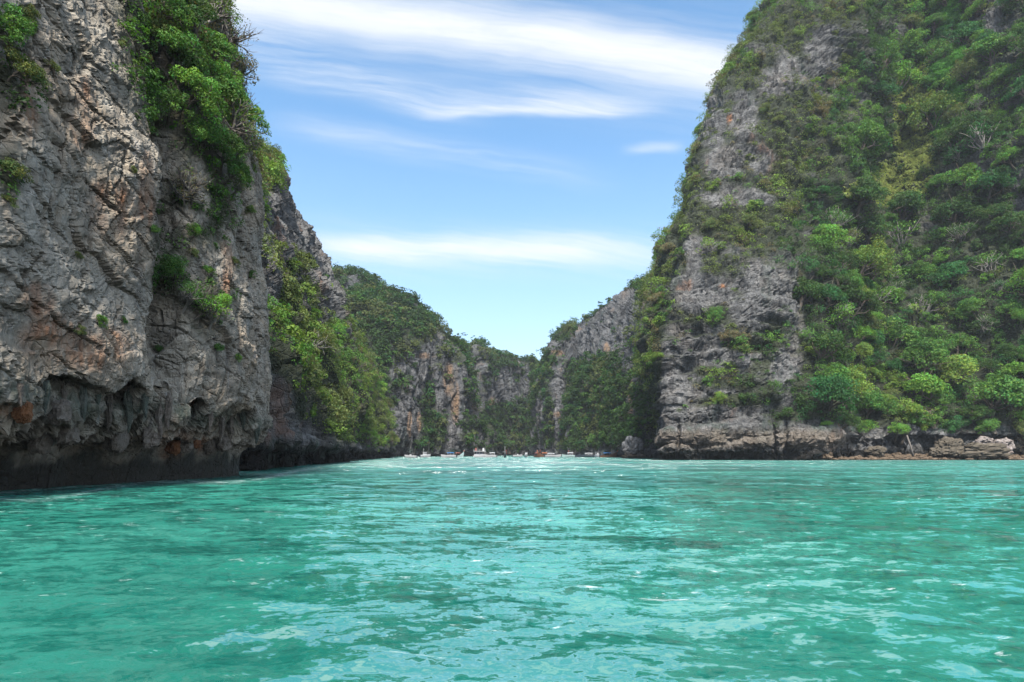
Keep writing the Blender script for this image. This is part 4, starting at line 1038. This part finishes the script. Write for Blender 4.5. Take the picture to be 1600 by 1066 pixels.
def cabin_boat(px, Y, L, rz, label, mast=True):
    p = at(px, HY, Y); r = empty('cabin_boat', (p[0], Y, .05), rz); B = L*.38
    hull(L, B, 1.1, .4, M['white'], r)
    c = MB().box(-L*.25, L*.2, -B*.38, B*.38, 1., 2.3, .15, .08).build('cabin', M['white'], r)
    for s in (-1, 1):
        for x in (-L*.17, -L*.02, L*.1): MB().box(x, x+L*.09, s*B*.345-.04, s*B*.345+.04, 1.55, 2.0).build('window', M['glass'], r)
    MB().box(L*.135, L*.17, -B*.3, B*.3, 1.5, 2.05).build('windscreen', M['glass'], r)
    MB().box(-L*.3, L*.22, -B*.42, B*.42, 2.3, 2.42).build('roof', M['white'], r)
    if mast:
        MB().tube([(-L*.15, 0, 2.4), (-L*.15, 0, 4.2)], .06, 6).tube([(-L*.15, -.6, 3.5), (-L*.15, .6, 3.5)], .03, 5).build('mast', M['white'], r)
    outboard(-L*.5, r, 2); tag(r, label, 'boat', BG); return r
def longtail(px, Y, L, rz, label, can='red', bow='orange', hm='wood', mast=False):
    p = at(px, HY, Y); r = empty('longtail_boat', (p[0], Y, .05), rz); B = L*.16
    hull(L, B, .75, 2.6, M[hm], r, .10, .7)
    tip = L*.5+.1*L
    MB().tube([(tip-.05*L, 0, 2.3), (tip, 0, 2.9), (tip+.04*L, 0, 3.6)], [.14, .12, .07], 6).build('prow', M[hm], r)
    MB().tube([(tip-.01*L, 0, 2.7), (tip+.02*L, 0, 3.2)], [.3, .26], 8).tube([(tip, .1, 2.8), (tip-.2, .2, 2.0), (tip-.1, .2, 1.4)], [.14, .1, .06], 5).build('ribbon', M[bow], r)
    if can: awning(-L*.3, L*.18, B*.55, 1.95, M[can], r); posts((-L*.28, -L*.06, L*.16), B*.46, .6, 1.97, M['wood'], r)
    for x in (-L*.2, -L*.05, L*.1): MB().box(x, x+.3, -B*.4, B*.4, .5, .62).build('bench', M['wood'], r)
    MB().box(-L*.5, -L*.42, -.25, .25, .8, 1.35, .05, .05).tube([(-L*.45, 0, 1.1), (-L*.75, 0, .1)], .05, 5).build('engine', M['navy'], r)
    if mast: MB().tube([(0, 0, .6), (0, 0, 5.)], .07, 6).tube([(0, -1.1, 2.4), (0, 1.1, 2.4)], .05, 5).build('mast', M['white'], r)
    tag(r, label, 'boat', BG); return r
def ferry(px, Y, L, rz, label):
    p = at(px, HY, Y); r = empty('ferry', (p[0], Y, .05), rz); B = 3.0
    for s in (-1, 1): hull(L, 1.0, .7, .3, M['white'], r, .06).location = (0, s*1.0, 0)
    MB().box(-L*.48, L*.44, -B*.5, B*.5, .72, .92).build('deck', M['white'], r)
    for s in (-1, 1):
        for k in range(2): MB().box(-L*.44+k*L*.45, -L*.03+k*L*.45, s*1.4-.05, s*1.4+.05, .9, 1.35).build('side_panel', M['white'], r)
    posts(np.linspace(-L*.44, L*.42, 5), 1.4, .9, 2.7, M['white'], r)
    MB().box(-L*.30, L*.30, -1.0, 1.0, .95, 2.5).build('cabin', M['navy'], r)
    MB().box(-L*.5, L*.48, -B*.54, B*.54, 2.7, 2.95).build('upper_deck', M['white'], r)
    MB().tube([(-L*.48, -1.5, 3.7), (L*.46, -1.5, 3.7)], .04, 5).tube([(-L*.48, 1.5, 3.7), (L*.46, 1.5, 3.7)], .04, 5).build('railing', M['greyp'], r)
    posts(np.linspace(-L*.47, L*.45, 5), 1.5, 2.95, 3.7, M['greyp'], r)
    for x in (-L*.3, L*.3): MB().box(x-.5, x+.5, -.9, .9, 2.97, 4.3, .15, .2).build('life_raft_box', M['red'] if x < 0 else M['white'], r)
    tag(r, label, 'boat', BG); return r
open_boat(642.5, 262, 4.8, R(172), 'small open white motorboat, first from the left of the moored boats')
cabin_boat(664, 290, 4.4, R(20), 'white cabin boat with a thin mast beside the small open motorboat')
speedboat(702, 272, 6.2, R(175), 'white speedboat with bright blue awning, left of the double-deck ferry', 'white', 'blue')
longtail(716, 282, 4.6, R(20), 'pale longtail boat with a red awning behind the blue-roofed speedboat', 'red', 'red', 'teal')
ferry(749.5, 285, 5.8, R(2), 'white double-deck ferry with dark open sides and a red box on top')
speedboat(767.5, 290, 5.0, R(174), 'white roofed speedboat close to the right side of the double-deck ferry')
longtail(789, 268, 5.2, R(-80), 'dark boat seen end on with a tall bare white mast', None, 'red', 'navy', True)
open_boat(808, 330, 4.6, R(10), 'tiny open white motorboat far back under the dark trees')
cabin_boat(822, 300, 4.6, R(-84), 'white cabin boat pointing its bow at the camera', False)
longtail(839, 285, 4.6, R(-60), 'dark wooden longtail boat with red cloth, beside the bow-on cabin boat', 'red', 'red', 'wood')
longtail(850, 305, 5.6, R(168), 'wooden longtail boat with orange awning behind the long white speedboat', 'orange', 'orange', 'wood')
speedboat(863, 290, 6.8, R(3), 'longest white speedboat with flat white roof, near the middle of the row', 'white', 'white', 1.9, 1.7)
speedboat(889, 292, 5.6, R(176), 'white speedboat with dark teal stripe lying beside a dark longtail prow', 'teal', 'white')
longtail(899, 300, 5.6, R(165), 'dark longtail boat without awning, prow raised beside the white speedboats', None, 'red', 'navy')
speedboat(917, 295, 7.4, R(178), 'long dark-hulled speedboat under a low white roof', 'navy', 'white', 2.0, 1.8)
cabin_boat(933, 292, 3.6, R(-70), 'little white cabin boat between dark-hulled speedboat and blue-roofed longtail', False)
longtail(950, 285, 7.4, R(3), 'wooden longtail boat with dark blue awning and orange ribbon on its prow', 'blue', 'orange', 'wood')

# ------------------------------------------------------------------ labels for the trees
ORD = ['first', 'second', 'third', 'fourth', 'fifth', 'sixth', 'seventh', 'eighth', 'ninth', 'tenth', 'eleventh', 'twelfth', 'thirteenth', 'fourteenth', 'fifteenth', 'sixteenth']
def zone(t):
    x, y = t['px'], t['py']
    if t['name'] == 'shrub' or t['Y'] < 64:
        if y < 130: return 'high on the near overhanging cliff', 'trees on the near left cliff'
        if y < 330: return 'on the shoulder of the near overhanging cliff', 'trees on the near left cliff'
        return 'in a cleft low on the near overhanging cliff', 'trees on the near left cliff'
    if x < 640:
        if y < 420: return 'near the top of the wooded spur', 'trees on the wooded spur'
        if y < 560: return 'halfway up the wooded spur', 'trees on the wooded spur'
        return 'low on the wooded spur by the water', 'trees on the wooded spur'
    g_ = 'trees on the big right hill'
    if x < 1330:
        if y > 610: return 'just above the pale rock foot', g_
        if y > 500: return 'among grey ledges of the big hill', g_
        if y > 380: return 'around the grey rock face', g_
        if y > 270: return 'above the grey rock face', g_
        if y > 140: return 'on the upper skyline slope', g_
        return 'near the hilltop skyline', g_
    if x < 1460:
        if y > 600: return 'above the dark shore overhang', g_
        if y > 490: return 'in the dense wood above the overhang', g_
        if y > 380: return 'below the grassy gully', g_
        if y > 200: return 'beside the grassy gully', g_
        return 'above the grassy gully', g_
    if y > 600: return 'above the shore boulders', g_
    if y > 490: return 'in the dense wood behind the boulders', g_
    if y > 380: return 'midway up the slope behind the boulders', g_
    if y > 200: return 'high above the shore boulders', g_
    return 'right of the bright creeper curtain', g_
KW = {'dome': 'round', 'layer': 'spreading', 'oval': 'tall', 'open': 'thin-leaved', 'bare': 'almost bare', 'shrub': 'small'}
buckets = {}
for t in trees:
    ph, g_ = zone(t)
    if t['name'] == 'shrub': g_ = 'shrubs on the near left cliff'
    t['g'] = g_
    buckets.setdefault((KW[t['kind']], t['col'], t['name'], ph), []).append(t)
for (kw, col, nm, ph), L in buckets.items():
    L.sort(key=lambda t: t['px'])
    for i, t in enumerate(L):
        lab = f'{kw} {col} {nm} {ph}'
        if len(L) == 2: lab += ', ' + ('the left one' if i == 0 else 'the right one')
        elif len(L) > 2: lab += ', ' + (ORD[min(i, 15)] + ' from left')
        tag(t['o'], lab, nm, t['g'])
print('TREES', len(trees), 'faces', sum(len(o.data.polygons) for o in SC.objects if o.type == 'MESH'))

# ------------------------------------------------------------------ air
def build_haze():
    m, g = mat('sea_haze')
    vol = g.n('ShaderNodeVolumePrincipled', {'Color': (.80, .88, .96), 'Density': .00015, 'Anisotropy': .0})
    g.n('ShaderNodeOutputMaterial', {1: vol.outputs[0]})
    o = MB().box(-420, 420, -60, 720, -4, 330).build('haze', m); tag(o, 'thin pale sea haze in the lagoon air', 'haze', None, 'stuff')
build_haze()
